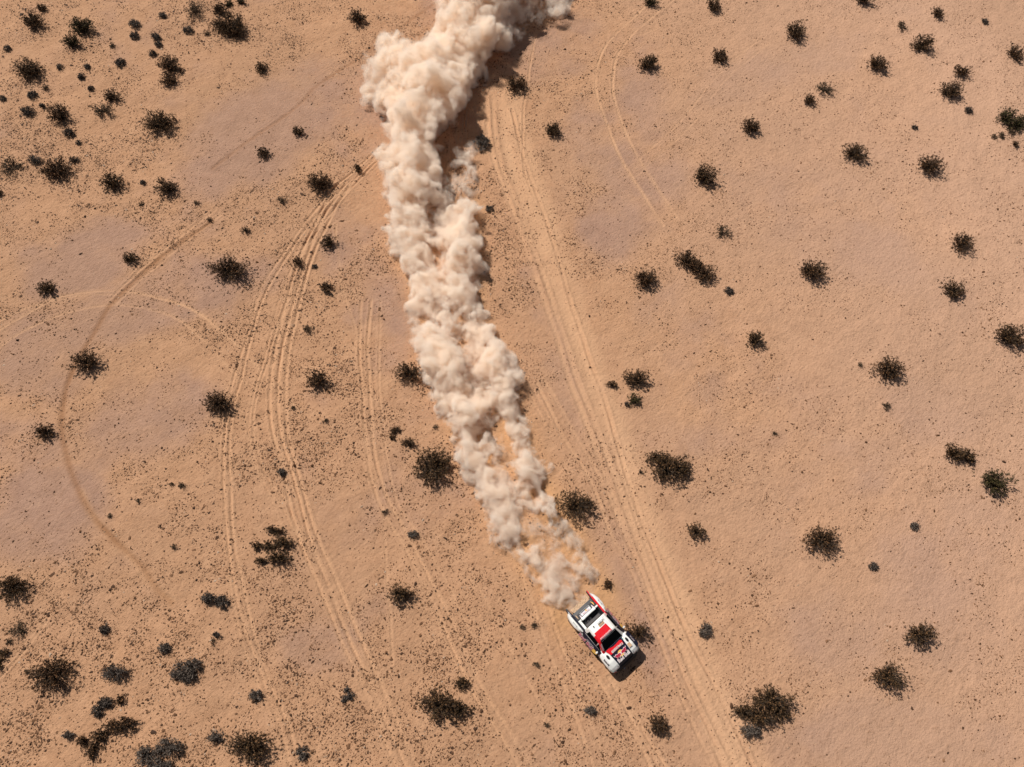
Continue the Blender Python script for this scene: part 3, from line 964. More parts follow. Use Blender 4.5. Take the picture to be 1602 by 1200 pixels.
def plume(strands, h, seed, box, shrink=1.0, small=1.0):
    g = np.random.default_rng(seed)
    (x0, x1), (y0, y1), (z0, z1) = box
    shape = tuple(int((b - a) / h) + 1 for a, b in box)
    F = np.zeros(shape, np.float32)
    org = (x0, y0, z0)
    for si_, st in enumerate(strands):
        pts = catmull([(q[0], q[1]) for q in st], 10)
        tt = np.linspace(0, len(st) - 1, len(pts))
        rad = np.interp(tt, range(len(st)), [q[2] for q in st])
        hei = np.interp(tt, range(len(st)), [q[3] for q in st])
        # the photo shows the middle of the cloud's height, not its foot
        wx, wy = at(pts[:, 0], pts[:, 1], 0.0)
        wz_shift = 0.45 * hei
        wx2 = np.array([float(at(a, b, c)[0]) for a, b, c in zip(pts[:, 0], pts[:, 1], wz_shift)])
        wy2 = np.array([float(at(a, b, c)[1]) for a, b, c in zip(pts[:, 0], pts[:, 1], wz_shift)])
        P = np.stack([wx2, wy2], 1)
        seg = np.concatenate([[0], np.cumsum(np.hypot(*np.diff(P, axis=0).T))])
        s = 0.0
        while s < seg[-1]:
            cx = np.interp(s, seg, P[:, 0]); cy = np.interp(s, seg, P[:, 1])
            ap = STRAND_AMP[si_] * float(np.interp(np.interp(s, seg, pts[:, 1]), [640, 760, 860, 900, 960], [1, .95, .84, .76, .72])) * (.72 + .5 * float(vnoise(np.array(s * .55), np.array(9.0), seed + 3 * si_)))
            r = np.interp(s, seg, rad) * shrink; H = np.interp(s, seg, hei) * shrink
            mod = .38 + 1.20 * float(vnoise(np.array(s * .42 / max(r, .8) * 1.3), np.array(0.0), seed + 7 * si_))
            side = (float(vnoise(np.array(s * .5 / max(r, .8)), np.array(3.0), seed + 31 + si_)) - .5) * .9 * r
            tx = np.interp(s + .3, seg, P[:, 0]) - cx; ty = np.interp(s + .3, seg, P[:, 1]) - cy
            tl = math.hypot(tx, ty) + 1e-6
            cx += -ty / tl * side; cy += tx / tl * side
            H *= mod
            r2 = r * (.55 + .45 * mod)
            for _ in range(2):                                   # body
                rr = r2 * g.uniform(.42, .66)
                a = g.random() * 6.28; q = g.random() ** .5 * (r2 - rr * .7)
                z = g.uniform(.1, max(.2, H - rr * .6))
                splat(F, org, h, (cx + q * math.cos(a), cy + q * math.sin(a), z), rr * 1.36, ap)
            for _ in range(int(8 * small)):                      # knobs over the shell
                rr = r2 * g.uniform(.16, .40)
                a = g.random() * 6.28; el = g.random() * 1.45
                ux, uy, uz = math.cos(a) * math.cos(el), math.sin(a) * math.cos(el), math.sin(el)
                k = g.uniform(.62, 1.08)
                splat(F, org, h, (cx + r2 * k * ux * .95, cy + r2 * k * uy * .95, max(.1, H * k * uz)), rr * 1.42, ap)
            s += r * .25
    return F, org


D_H = 0.092
x_a, y_a = at(560, 0); x_b, _ = at(930, 0); _, y_b = at(900, 985)
BOX = ((-18, 9), (float(y_b) - 1, 76), (-.3, 8.5))
F, ORG = plume(STRANDS, D_H, 5, BOX)
sh = F.shape
def n3(cell, seed):
    return noise3(sh, tuple(max(2, int(s_ * D_H / cell)) for s_ in sh), seed)
nA = n3(1.5, 11); nB = n3(.62, 12); nC = n3(.33, 13); nD = n3(.2, 14)
# stir the field so the puffs roll and curl instead of staying round
I3 = np.indices(sh, dtype=np.float32)
wz_ = [(n3(1.6, 21 + a) - .5) * 1.5 / D_H + (n3(.62, 31 + a) - .5) * .85 / D_H for a in range(3)]
J3 = [np.clip(np.round(I3[a] + wz_[a]), 0, sh[a] - 1).astype(np.int32) for a in range(3)]
F = F[J3[0], J3[1], J3[2]]
del I3, J3, wz_
nz_ = (nA - .5) * .80 + (nB - .5) * .66 + (nC - .5) * .42 + (nD - .5) * .28
ycal = [float(at(801, q)[1]) for q in (960, 780)]
att = np.interp(np.arange(sh[1]) * D_H + ORG[1], ycal, [.42, 1.0]).astype(np.float32)[None, :, None]
nz_ = nz_ * att
F = np.where(F > 0, F + nz_ * np.clip(F * 5, 0, 1), -.05) - .10
F[0] = F[-1] = -1; F[:, 0] = F[:, -1] = -1; F[:, :, 0] = -1; F[:, :, -1] = -1


def dust_mat(name, dens, col, lo):
    dm = bpy.data.materials.new(name)
    dm.use_nodes = True
    t = dm.node_tree
    t.nodes.remove(t.nodes['Principled BSDF'])
    vol = t.nodes.new('ShaderNodeVolumePrincipled')
    vol.inputs['Color'].default_value = (*col, 1)
    vol.inputs['Density'].default_value = dens
    vol.inputs['Anisotropy'].default_value = .0
    tc = t.nodes.new('ShaderNodeNewGeometry')
    no = t.nodes.new('ShaderNodeTexNoise')
    no.inputs['Scale'].default_value = 1.0
    no.inputs['Detail'].default_value = 5
    no.inputs['Roughness'].default_value = .68
    no.inputs['Distortion'].default_value = .6
    mr = t.nodes.new('ShaderNodeMapRange')
    mr.inputs['From Min'].default_value = lo
    mr.inputs['From Max'].default_value = lo + .20
    mr.inputs['To Min'].default_value = 0.0
    mr.inputs['To Max'].default_value = dens
    t.links.new(tc.outputs['Position'], no.inputs['Vector'])
    t.links.new(no.outputs[0], mr.inputs['Value'])
    t.links.new(mr.outputs[0], vol.inputs['Density'])
    dm.cycles.volume_step_rate = STEP
    t.links.new(vol.outputs[0], t.nodes['Material Output'].inputs['Volume'])
    return dm


dust = None
for nm, thr, dens, lo in DUST_LAYERS:
    DP, DF = surface_net(F - thr, ORG, D_H)
    print('dust', nm, len(DP), len(DF))
    me = np_mesh(nm, DP, DF.ravel(), np.full(len(DF), 4), [dust_mat(nm, dens, (.976, .912, .832), lo)], smooth=True)
    if dust is None:
        dust = link(nm, me)
        tag(dust, 'long billowing pale dust trail rising behind the truck', 'dust cloud', kind='stuff')
    else:
        link(nm, me, dust)
# ------------------------------------------------------------------ the rally truck (x forward from the rear tips, y left, z up)
TX, TY = at(901.8, 937.8, 1.2)
truck = bpy.data.objects.new('rally_truck', None)
COL.objects.link(truck)
truck.location = (float(TX), float(TY), float(ground(TX + 1.5, TY - 1.5)) + .0)
truck.rotation_euler = (R(1.0), R(.6), HEAD)
LEN = .965                                             # all lengths along x were taken a little long
tag(truck, 'white, red and navy off-road race truck driving ahead of its own dust trail', 'truck')

P_WHITE = paint('white_paint', (.80, .80, .77), .38, dust=.14, coat=.3)
P_RED = paint('red_paint', (.66, .006, .018), .5, dust=.06, spec=.2)
P_NAVY = paint('navy_paint', (.009, .010, .024), .4, dust=.0, spec=.3)
P_BLACK = paint('black_plastic', (.010, .010, .012), .6, dust=.0, spec=.25)
P_CARBON = paint('grey_composite', (.014, .015, .020), .5, dust=.03)
P_MID = paint('mid_grey_parts', (.06, .06, .065), .5, dust=.15)
P_GLASS = paint('dark_glass', (.004, .005, .006), .5, spec=.0)
P_LAMP = paint('lamp_glass', (.42, .50, .47), .2, spec=.8)
P_YEL = paint('yellow_decal', (.80, .47, .10), .45)
P_BULL = paint('crimson_decal', (.42, .012, .045), .45)
P_PINK = paint('pale_decal', (.72, .60, .62), .45)
P_SILVER = paint('silver_decal', (.46, .45, .47), .4, metal=.2)
P_TYRE = paint('tyre_rubber', (.020, .018, .017), .85, dust=.35)
P_RIM = paint('rim_metal', (.06, .06, .065), .4, metal=.6, dust=.3)
P_DUSTY = paint('dusty_beige_panel', (.52, .345, .215), .8)
P_TEAL = paint('teal_cap', (.08, .28, .30), .4)


def tmesh(name, V, Fc, mat, parent=None, smooth=False, bevel=0.0):
    me = bpy.data.meshes.new(name)
    me.from_pydata([(v[0] * LEN, v[1] * 1.03, v[2]) for v in V], [], Fc)
    for mm in (mat if isinstance(mat, (list, tuple)) else [mat]):
        me.materials.append(mm)
    import bmesh
    b = bmesh.new(); b.from_mesh(me)
    bmesh.ops.recalc_face_normals(b, faces=b.faces)
    if bevel > 0:
        bmesh.ops.bevel(b, geom=[e for e in b.edges if len(e.link_faces) == 2 and e.calc_face_angle(0) > .5], offset=bevel, segments=2, affect='EDGES', clamp_overlap=True)
    b.to_mesh(me); b.free()
    if smooth:
        for p in me.polygons: p.use_smooth = True
    return link(name, me, truck if parent is None else parent)


def loft(secs, closed_ring=True, caps=True):
    """faces through equal-length sections"""
    n = len(secs[0])
    V = [p for s_ in secs for p in s_]
    Fc = []
    for i in range(len(secs) - 1):
        for j in range(n if closed_ring else n - 1):
            k = (j + 1) % n
            Fc.append((i * n + j, i * n + k, (i + 1) * n + k, (i + 1) * n + j))
    if caps:
        Fc.append(tuple(range(n))); Fc.append(tuple(range((len(secs) - 1) * n, len(secs) * n)))
    return V, Fc


def boxv(x0, x1, y0, y1, z0, z1):
    return loft([[(x0, y0, z0), (x0, y1, z0), (x0, y1, z1), (x0, y0, z1)], [(x1, y0, z0), (x1, y1, z0), (x1, y1, z1), (x1, y0, z1)]])


def join(*parts):
    V, Fc = [], []
    for v, f in parts:
        o = len(V); V += list(v); Fc += [tuple(i + o for i in q) for q in f]
    return V, Fc


def flat(poly, z=0.004):
    return [(x, y, z) for x, y in poly], [tuple(range(len(poly)))]


def on_plane(V, org, ux, uy):
    """put flat (u, v, h) points on a plane"""
    org, ux, uy = Vector(org), Vector(ux).normalized(), Vector(uy)
    uy = (uy - ux * uy.dot(ux)).normalized()
    nz_ = ux.cross(uy)
    return [org + ux * p[0] + uy * p[1] + nz_ * p[2] for p in V]


def lettering(body, size, mat, parent, org, ux, uy, width=None, lift=.006, bold=.0, shear=0.0, name='lettering'):
    cu = bpy.data.curves.new('lettering', 'FONT')
    cu.body = body; cu.size = size; cu.align_x = 'CENTER'; cu.align_y = 'CENTER'
    cu.offset = bold; cu.shear = shear; cu.resolution_u = 3; cu.extrude = .0015
    o = bpy.data.objects.new('tmp', cu)
    COL.objects.link(o)
    bpy.context.view_layer.update()
    me = bpy.data.meshes.new_from_object(o.evaluated_get(bpy.context.evaluated_depsgraph_get()))
    bpy.data.objects.remove(o); bpy.data.curves.remove(cu)
    co = np.array([v.co[:] for v in me.vertices])
    if width:
        co[:, 0] *= width / max(1e-6, np.ptp(co[:, 0]))
    W = on_plane([(a, b_, c_ + lift) for a, b_, c_ in co], org, ux, uy)
    me.vertices.foreach_set('co', np.array([(v[0] * LEN, v[1] * 1.03, v[2]) for v in W], np.float32).ravel())
    me.materials.clear(); me.materials.append(mat)
    me.update()
    return link(name, me, parent)


def decal(poly, mat, parent, org, ux, uy, lift, name='decal'):
    """flat cut sticker, a hair thick"""
    n = len(poly)
    V = on_plane([(x, y, lift) for x, y in poly] + [(x, y, lift - .002) for x, y in poly], org, ux, uy)
    Fc = [tuple(range(n)), tuple(range(2 * n - 1, n - 1, -1))] + [(i, (i + 1) % n, n + (i + 1) % n, n + i) for i in range(n)]
    return tmesh(name, V, Fc, mat, parent)


def ring(n, r, sx=1.0, sy=1.0):
    return [(r * sx * math.cos(2 * math.pi * i / n), r * sy * math.sin(2 * math.pi * i / n)) for i in range(n)]


# chassis and lower body
sec = lambda x, hw, z0, z1: [(x, -hw, z0), (x, hw, z0), (x, hw, z1), (x, -hw, z1)]
tmesh('chassis', *loft([sec(.55, .55, .42, .95), sec(1.5, .70, .34, .92), sec(3.3, .72, .34, .92), sec(4.5, .55, .40, .9)]), P_BLACK, bevel=.02)

# cab
def cab_sec(x, zr, hr, zs=1.17, hs=.83):
    half = [(1.00, .48), (1.03, .80), (hs, zs), (hr + .05, zr - .10), (hr - .03, zr - .015), (hr * .5, zr + .012)]
    return [(x, -a, b) for a, b in half] + [(x, 0, zr + .02)] + [(x, a, b) for a, b in half[::-1]]
cab = tmesh('cab', *loft([cab_sec(1.68, 1.70, .56, 1.15), cab_sec(1.74, 1.76, .57), cab_sec(2.2, 1.83, .585), cab_sec(2.66, 1.83, .585), cab_sec(2.74, 1.80, .60),
                          cab_sec(3.36, 1.27, .74, 1.16), cab_sec(3.42, 1.22, .74, 1.14)]), P_WHITE, bevel=.0, smooth=False)
def plate(name, pts, mat, lift=.008, thick=.012, parent=None):
    """thin panel through 4+ points, lifted along its own normal (away from the truck's middle)"""
    P_ = [Vector(p) for p in pts]
    nn = (P_[1] - P_[0]).cross(P_[2] - P_[0]).normalized()
    cen = sum(P_, Vector()) / len(P_)
    if nn.dot(cen - Vector((2.4, 0, .6))) < 0: nn = -nn
    n = len(P_)
    V = [p + nn * lift for p in P_] + [p - nn * thick for p in P_]
    Fc = [tuple(range(n)), tuple(range(2 * n - 1, n - 1, -1))] + [(i, (i + 1) % n, n + (i + 1) % n, n + i) for i in range(n)]
    return tmesh(name, V, Fc, mat, parent), nn
ws, _ = plate('windscreen', [(2.75, -.545, 1.815), (2.75, .545, 1.815), (3.335, .675, 1.315), (3.335, -.675, 1.315)], P_GLASS, .012)
wsdir = Vector((3.335 - 2.75, 0, 1.315 - 1.815)).normalized()
up_dir = -wsdir
# text reads with its top towards the roof, left to right for someone facing the truck
lettering('ONE  TOYOTA GAZOO RACING SA', .052, P_SILVER, ws, Vector((2.75, 0, 1.815)) + wsdir * .05, (0, 1, 0), -wsdir, width=1.0, lift=.02)
for s in (-1, 1):
    plate('side_window', [(1.86, s * .82, 1.21), (2.74, s * .83, 1.21), (2.70, s * .66, 1.66), (1.92, s * .65, 1.64)], P_GLASS, .010, parent=cab)
    plate('side_window', [(2.78, s * .83, 1.20), (3.16, s * .83, 1.19), (2.79, s * .675, 1.61)], P_GLASS, .010, parent=cab)
    w_ = tmesh('wiper', *boxv(3.28, 3.31, min(s * .05, s * .5), max(s * .05, s * .5), 1.345, 1.36), P_BLACK, ws) if s > 0 else None

# roof panels and markings
RZ = 1.868
roofred = tmesh('roof_panel', *loft([[(2.17, -.545, 1.83), (2.17, .33, 1.83), (2.17, .33, RZ), (2.17, -.545, RZ - .004)],
                                     [(2.70, -.56, 1.82), (2.70, .36, 1.83), (2.70, .36, RZ - .004), (2.70, -.56, RZ - .008)]]), P_RED, cab, bevel=.006)
lettering('TOYOTA GAZOO RACING', .11, P_PINK, roofred, (2.645, -.09, RZ + .0), (0, 1, 0), (-1, 0, 0), width=.80, bold=.004)
a_pil = tmesh('pillar_panel', *join(
    loft([[(2.30, -.53, 1.845), (2.30, -.60, 1.80), (2.30, -.66, 1.70), (2.30, -.64, 1.70)], [(2.75, -.545, 1.83), (2.75, -.61, 1.79), (2.75, -.69, 1.66), (2.75, -.67, 1.66)]]),
    loft([[(2.75, -.545, 1.835), (2.75, -.62, 1.80), (2.75, -.69, 1.66), (2.75, -.67, 1.66)], [(3.40, -.69, 1.27), (3.40, -.80, 1.24), (3.40, -.85, 1.16), (3.40, -.83, 1.16)]])), P_RED, cab)
lettering('TOYO', .13, P_PINK, a_pil, (3.05, -.668, 1.565), Vector((.62, -.11, -.52)), Vector((.12, .9, .2)), width=.5, lift=.004, bold=.004)
lettering('LUC AL.', .12, P_BLACK, cab, (1.90, .20, RZ - .010), (0, 1, 0), (-1, 0, 0), width=.46, bold=.003)
vent = tmesh('roof_vent', *loft([[(1.97, -.06, 1.83), (1.97, .30, 1.83), (1.97, .30, 1.90), (1.97, -.06, 1.90)], [(2.12, -.06, 1.83), (2.12, .30, 1.83), (2.12, .30, 1.865), (2.12, -.06, 1.865)]]), P_DUSTY, bevel=.01)
tmesh('vent_opening', *boxv(1.945, 1.972, -.05, .29, 1.84, 1.895), P_BLACK, vent)
tmesh('roof_beacon', *loft([[(1.84 + r_ * math.cos(a), -.32 + r_ * math.sin(a), z_) for a in np.linspace(0, 6.283, 9)[:-1]] for r_, z_ in ((.035, 1.82), (.035, 1.90), (.015, 1.92))]), P_BLACK)
tmesh('antenna', *loft([[(1.80 + r_ * math.cos(a), .42 + r_ * math.sin(a), z_) for a in np.linspace(0, 6.283, 7)[:-1]] for r_, z_ in ((.012, 1.80), (.006, 2.35))]), P_BLACK)

# flanks between the wheels
for s in (-1, 1):
    dr_, nn = None, None
    V, Fc = loft([[(x, s * .84, 1.16 + dz), (x, s * (1.00 + b), .98 + dz), (x, s * (1.10 + b), .66), (x, s * (1.10 + b), .50), (x, s * .9, .46), (x, s * .78, .9)]
                  for x, b, dz in ((1.62, -.08, 0), (1.9, -.02, .0), (2.6, .0, .0), (3.1, .0, .0), (3.34, -.04, -.02))])
    fl = tmesh('door', V, Fc, P_NAVY, bevel=.012)
    # the painted marks lie on the slanted upper face of the door
    if s < 0:
        O = Vector((2.30, -1.052, .82)); U = (1, 0, 0); Vv = Vector((0, .10, .32))
        Vv = Vector((0, .30, .62))
    else:
        O = Vector((2.30, 1.052, .82)); U = (-1, 0, 0); Vv = Vector((0, -.30, .62))
    # white edge, crimson name, yellow sun towards the front wheel
    decal([(.55 * (1 if s < 0 else -1) + a, b - .01) for a, b in ring(20, .26, 1.2, .62)], P_YEL, fl, O, U, Vv, .030)
    body_ = lettering('Red Bull', .40, P_PINK, fl, O + Vector((-.12, 0, 0)), U, Vv, width=1.20, lift=.036, bold=.030)
    lettering('Red Bull', .40, P_BULL, fl, O + Vector((-.12, 0, 0)), U, Vv, width=1.16, lift=.044, bold=.004)
    lettering('TOYOTA', .12, P_PINK, fl, (2.45, s * .97, 1.03), U, Vector((0, -s * .22, .25)), width=.62, lift=.03)
    # sill step
    tmesh('side_step', *loft([[(x, s * .92, .44), (x, s * 1.13, .44), (x, s * 1.13, .49), (x, s * .92, .49)] for x in (1.65, 3.3)]), P_CARBON, bevel=.01)

# bonnet
def bon(x, hw, z):
    return [(x, -hw, z - .22), (x, -hw, z - .03), (x, -hw * .8, z), (x, 0, z + .025), (x, hw * .8, z), (x, hw, z - .03), (x, hw, z - .22)]
bonnet = tmesh('bonnet', *loft([bon(3.36, .62, 1.265), bon(3.8, .56, 1.24), (bon(4.2, .52, 1.19)), bon(4.42, .50, 1.12), bon(4.55, .47, 1.00)]), P_NAVY, smooth=False)
O = Vector((3.62, -.02, 1.281)); Uy = (0, 1, 0); Vx = Vector((-.8, 0, .06))
band_poly = [(-.50, -.11), (.46, -.11), (.50, .12), (.40, .20), (.12, .17), (-.10, .17), (-.42, .26), (-.62, .24)]
redb = decal(band_poly, P_RED, bonnet, O, Uy, Vx, .014)
lettering('GAZOO Racing', .17, P_WHITE, redb, O + Vector((.035, .02, .018)), Uy, Vx, width=.82, lift=.006, bold=.012, shear=.15)
lettering('GAZOO Racing', .17, P_BLACK, redb, O + Vector((.035, .02, .022)), Uy, Vx, width=.78, lift=.008, bold=-.004, shear=.15)
O = Vector((4.02, -.01, 1.238)); Vx = Vector((-.8, 0, .085))
sunm = decal(ring(24, .19), P_YEL, bonnet, O, Uy, Vx, .022, name='emblem')
BS = 1.22
bull = [(-.02, -.02), (-.05, .04), (-.11, .06), (-.18, .05), (-.24, .09), (-.30, .06), (-.345, .10), (-.33, .03), (-.29, .0), (-.27, -.05), (-.33, -.10), (-.27, -.09), (-.22, -.05),
        (-.17, -.06), (-.19, -.12), (-.13, -.09), (-.09, -.05), (-.05, -.07)]
for s in (-1, 1):
    pol = [(-s * x_ if s > 0 else x_, y_) for x_, y_ in bull]
    pol = [(x_ * BS, y_ * BS) for x_, y_ in pol]
    cenx = sum(p[0] for p in pol) / len(pol); ceny = sum(p[1] for p in pol) / len(pol)
    big_ = [(cenx + (a - cenx) * 1.18, ceny + (b_ - ceny) * 1.32) for a, b_ in pol]
    decal(big_, P_PINK, bonnet, O, Uy, Vx, .027, name='emblem')
    decal(pol, P_BULL, bonnet, O, Uy, Vx, .031, name='emblem')
O = Vector((4.29, -.01, 1.205)); Vx = Vector((-.8, 0, .20))
lettering('Red Bull', .27, P_WHITE, bonnet, O, Uy, Vx, width=.86, lift=.016, bold=.016)
lettering('Red Bull', .27, P_BULL, bonnet, O, Uy, Vx, width=.82, lift=.022, bold=-.007)

# front wheel pods, lamps, bumper
for s in (-1, 1):
    rows = [(3.30, .60, 1.21, 1.02, 1.10), (3.42, .58, 1.25, 1.06, 1.12), (3.70, .56, 1.27, 1.09, 1.13), (4.05, .54, 1.25, 1.10, 1.12), (4.35, .52, 1.15, 1.09, 1.03), (4.52, .52, 1.02, 1.04, .93), (4.60, .55, .90, .96, .84)]
    V, Fc = loft([[(x, s * yi, zi - .30), (x, s * yi, zi - .02), (x, s * (yi + .06), zi), (x, s * (yi + .6 * (yo - yi)), zi - .01), (x, s * (yo - .07), zo), (x, s * yo, zo - .09), (x, s * (yo + .01), zo - .32), (x, s * (yo - .05), zo - .34)]
                  for x, yi, zi, yo, zo in rows])
    fe = tmesh('front_fender', V, Fc, P_WHITE, bevel=.0)
    fe['label'] = 'white front wheel pod'
    decal(ring(18, .13, 1.15, .55), P_BLACK, fe, (3.70, s * .735, 1.272), (1, 0, 0), (0, 1, 0), .008, name='vent')
    if s < 0:
        pl = decal([(-.22, -.07), (.22, -.07), (.22, .07), (-.22, .07)], P_BLACK, fe, (3.86, s * .955, 1.176), (1, .02, -.02), (0, .3, .09), .014, name='number_plate')
        lettering('MOTUL 1', .11, P_PINK, pl, (3.86, s * .955, 1.176), (1, .02, -.02), (0, .3, .09), width=.37, lift=.020)
        tmesh('bumper_corner', *loft([[(4.42, -1.06, .80), (4.42, -.98, .70), (4.42, -1.09, .74)], [(4.60, -.95, .76), (4.60, -.86, .66), (4.63, -.96, .70)], [(4.66, -.62, .86), (4.63, -.60, .76), (4.70, -.60, .80)]]), P_RED, fe)
    else:
        pl = plate('side_panel', [(3.36, 1.10, 1.10), (4.30, 1.13, 1.06), (4.42, .92, 1.165), (3.42, .88, 1.262)], P_NAVY, .02, parent=fe)[0]
        lettering('MOTUL', .10, P_PINK, pl, (3.86, 1.0, 1.20), (-1, 0, 0), (0, -.3, .16), width=.40, lift=.035)
        decal([(-.13, -.10), (.13, -.10), (.13, .10), (-.13, .10)], P_DUSTY, fe, (4.02, .66, 1.262), (1, 0, -.04), (0, 1, 0), .012, name='vent_cover')
    # headlamp wrapped round the nose of the pod
    hl = tmesh('headlight', *loft([[(4.30, s * .99, 1.075), (4.30, s * 1.095, .98), (4.34, s * 1.08, .94), (4.33, s * .98, 1.03)], [(4.50, s * .80, .985), (4.545, s * 1.03, .90), (4.56, s * 1.0, .84), (4.53, s * .80, .93)],
                                   [(4.60, s * .62, .90), (4.645, s * .80, .86), (4.65, s * .78, .80), (4.62, s * .62, .85)]]), P_LAMP, bevel=.006)
    tmesh('lamp_surround', *loft([[(4.26, s * .80, 1.145), (4.26, s * .83, 1.145), (4.26, s * .83, 1.155), (4.26, s * .80, 1.155)], [(4.50, s * .56, 1.035), (4.50, s * .59, 1.035), (4.50, s * .59, 1.05), (4.50, s * .56, 1.05)]]), P_BLACK, hl)
    # bonnet pins and washer nozzles
    tmesh('bonnet_pin', *loft([[(3.50 + r_ * math.cos(a), s * .57 + r_ * math.sin(a), z_) for a in np.linspace(0, 6.283, 9)[:-1]] for r_, z_ in ((.035, 1.22), (.035, 1.275), (.02, 1.28))]), P_TEAL)
    # door mirror on a stalk
    mi = tmesh('mirror', *loft([[(3.02, s * .98, 1.24), (3.02, s * 1.14, 1.24), (3.02, s * 1.14, 1.37), (3.02, s * .98, 1.37)], [(3.12, s * 1.0, 1.26), (3.12, s * 1.12, 1.26), (3.12, s * 1.12, 1.35), (3.12, s * 1.0, 1.35)]]), P_WHITE, bevel=.012)
    tmesh('mirror_arm', *loft([[(3.08, s * .82, 1.17), (3.11, s * .82, 1.17), (3.11, s * .82, 1.19), (3.08, s * .82, 1.19)], [(3.06, s * .99, 1.27), (3.09, s * .99, 1.27), (3.09, s * .99, 1.29), (3.06, s * .99, 1.29)]]), P_BLACK, mi)
bump = tmesh('front_bumper', *loft([[(x, s_ * hw, z0) for s_ in (-1, 1)] + [(x, hw, z1), (x, -hw, z1)] for x, hw, z0, z1 in ((4.45, .86, .52, .98), (4.66, .82, .50, .88), (4.80, .62, .52, .72))]), P_BLACK, bevel=.03)
tmesh('tow_eye', *boxv(4.79, 4.86, -.36, -.30, .60, .64), P_SILVER, bump)
tmesh('skid_plate', *loft([[(4.2, -.5, .36), (4.2, .5, .36), (4.2, .5, .40), (4.2, -.5, .40)], [(4.72, -.55, .55), (4.72, .55, .55), (4.72, .55, .59), (4.72, -.55, .59)]]), P_SILVER)

# rear: bed, deck, wing, fins, wheel pods
bed = tmesh('load_bed', *join(boxv(1.16, 1.67, -.74, .74, .60, .86), boxv(1.16, 1.67, -.78, -.60, .86, 1.22), boxv(1.16, 1.67, .64, .78, .86, 1.22)), P_BLACK, bevel=.008)
tmesh('bed_side', *boxv(1.12, 1.66, -.73, -.585, 1.222, 1.26), P_WHITE, bevel=.01)
tmesh('cooler', *loft([[(1.47, -.52, .88), (1.47, .5, .88), (1.47, .5, 1.16), (1.47, -.52, 1.16)], [(1.64, -.52, .88), (1.64, .5, .88), (1.64, .5, 1.32), (1.64, -.52, 1.32)]]), P_MID, bed)
V, Fc = [], []
def wheel_mesh(cx, cy, cz, r, w, axis='y', tread=22):
    """tyre as a lathe with blocky tread; axis y (rolling) or z (lying flat)"""
    prof = [(r * .60, -w * .42), (r * .84, -w * .5), (r * .955, -w * .44), (r, -w * .30), (r, w * .30), (r * .955, w * .44), (r * .84, w * .5), (r * .60, w * .42)]
    n = tread * 2
    secs = []
    for i in range(n):
        a = 2 * math.pi * i / n
        k = 1.0 if i % 2 else .965
        sct = []
        for rr, off in prof:
            q = rr * (k if rr > r * .94 else 1)
            if axis == 'y': sct.append((cx + q * math.cos(a), cy + off, cz + q * math.sin(a)))
            else: sct.append((cx + q * math.cos(a), cy + q * math.sin(a), cz + off))
        secs.append(sct)
    Vv, Ff = loft(secs, closed_ring=True, caps=False)
    m_ = len(prof)
    for j in range(m_):
        k2 = (j + 1) % m_
        Ff.append(((n - 1) * m_ + j, (n - 1) * m_ + k2, k2, j))
    return Vv, Ff
def rim_mesh(cx, cy, cz, r, w, axis='y'):
    def pt(q, a, off):
        return (cx + q * math.cos(a), cy + off, cz + q * math.sin(a)) if axis == 'y' else (cx + q * math.cos(a), cy + q * math.sin(a), cz + off)
    parts = [loft([[pt(q, a, off) for a in np.linspace(0, 2 * math.pi, 25)[:-1]] for q, off in ((r, -w * .4), (r * .93, -w * .2), (r * .93, w * .2), (r, w * .4))], caps=False)]
    for i in range(8):
        a = 2 * math.pi * i / 8
        parts.append(loft([[pt(.05, a - .5, -.03), pt(.05, a + .5, -.03), pt(.05, a + .5, .03), pt(.05, a - .5, .03)], [pt(r * .94, a - .10, -.02), pt(r * .94, a + .10, -.02), pt(r * .94, a + .10, .02), pt(r * .94, a - .10, .02)]]))
    parts.append(loft([[pt(q, a, off) for a in np.linspace(0, 2 * math.pi, 13)[:-1]] for q, off in ((.07, -.06), (.07, .06))]))
    return join(*parts)
spare = tmesh('spare_wheel', *wheel_mesh(1.40, -.24, .99, .26, .20, 'z', 14), P_CARBON)
tmesh('rim', *rim_mesh(1.40, -.24, .99, .155, .18, 'z'), P_RIM, spare)
deck = tmesh('rear_deck', *loft([[(x, -.76, z - .10), (x, .76, z - .10), (x, .76, z), (x, .3, z + .03), (x, -.3, z + .03), (x, -.76, z)] for x, z in ((.50, 1.02), (.70, 1.12), (1.16, 1.17))]), P_CARBON, bevel=.01)
for s in (-1, 1):
    decal([(-.15, -.035), (.0, -.05), (.16, -.02), (.14, .03), (0, .05)], P_DUSTY if s < 0 else P_YEL, deck, (.78, s * .60, 1.128), (1, 0, .10), (0, 1, 0), .012)
    decal([(-.09, -.015), (.10, -.045), (.10, .045), (-.07, .02)], P_PINK, deck, (.90, s * .45 + .02, 1.15), (1, 0, .10), (0, 1, 0), .016)
wing = tmesh('rear_wing', *join(loft([[(x, -.50, z - .02), (x, .52, z - .02), (x, .52, z), (x, -.50, z)] for x, z in ((1.00, 1.27), (1.10, 1.29), (1.17, 1.28))]), boxv(1.03, 1.13, -.735, -.53, 1.23, 1.262), boxv(1.03, 1.13, .55, .735, 1.23, 1.262)), P_WHITE, bevel=.006)
lettering('TOYOTA GAZOO RACING', .05, P_BLACK, wing, (1.155, .02, 1.284), (0, 1, 0), (-1, 0, 0), width=.60)
wp = tmesh('wing_panel', *loft([[(x, -.36, z - .02), (x, .34, z - .02), (x, .34, z), (x, -.36, z)] for x, z in ((.72, 1.20), (.97, 1.25))]), P_SILVER, bevel=.004)
decal(ring(16, .055), P_YEL, wp, (.845, .03, 1.226), (0, 1, 0), (-1, 0, -.2), .010)
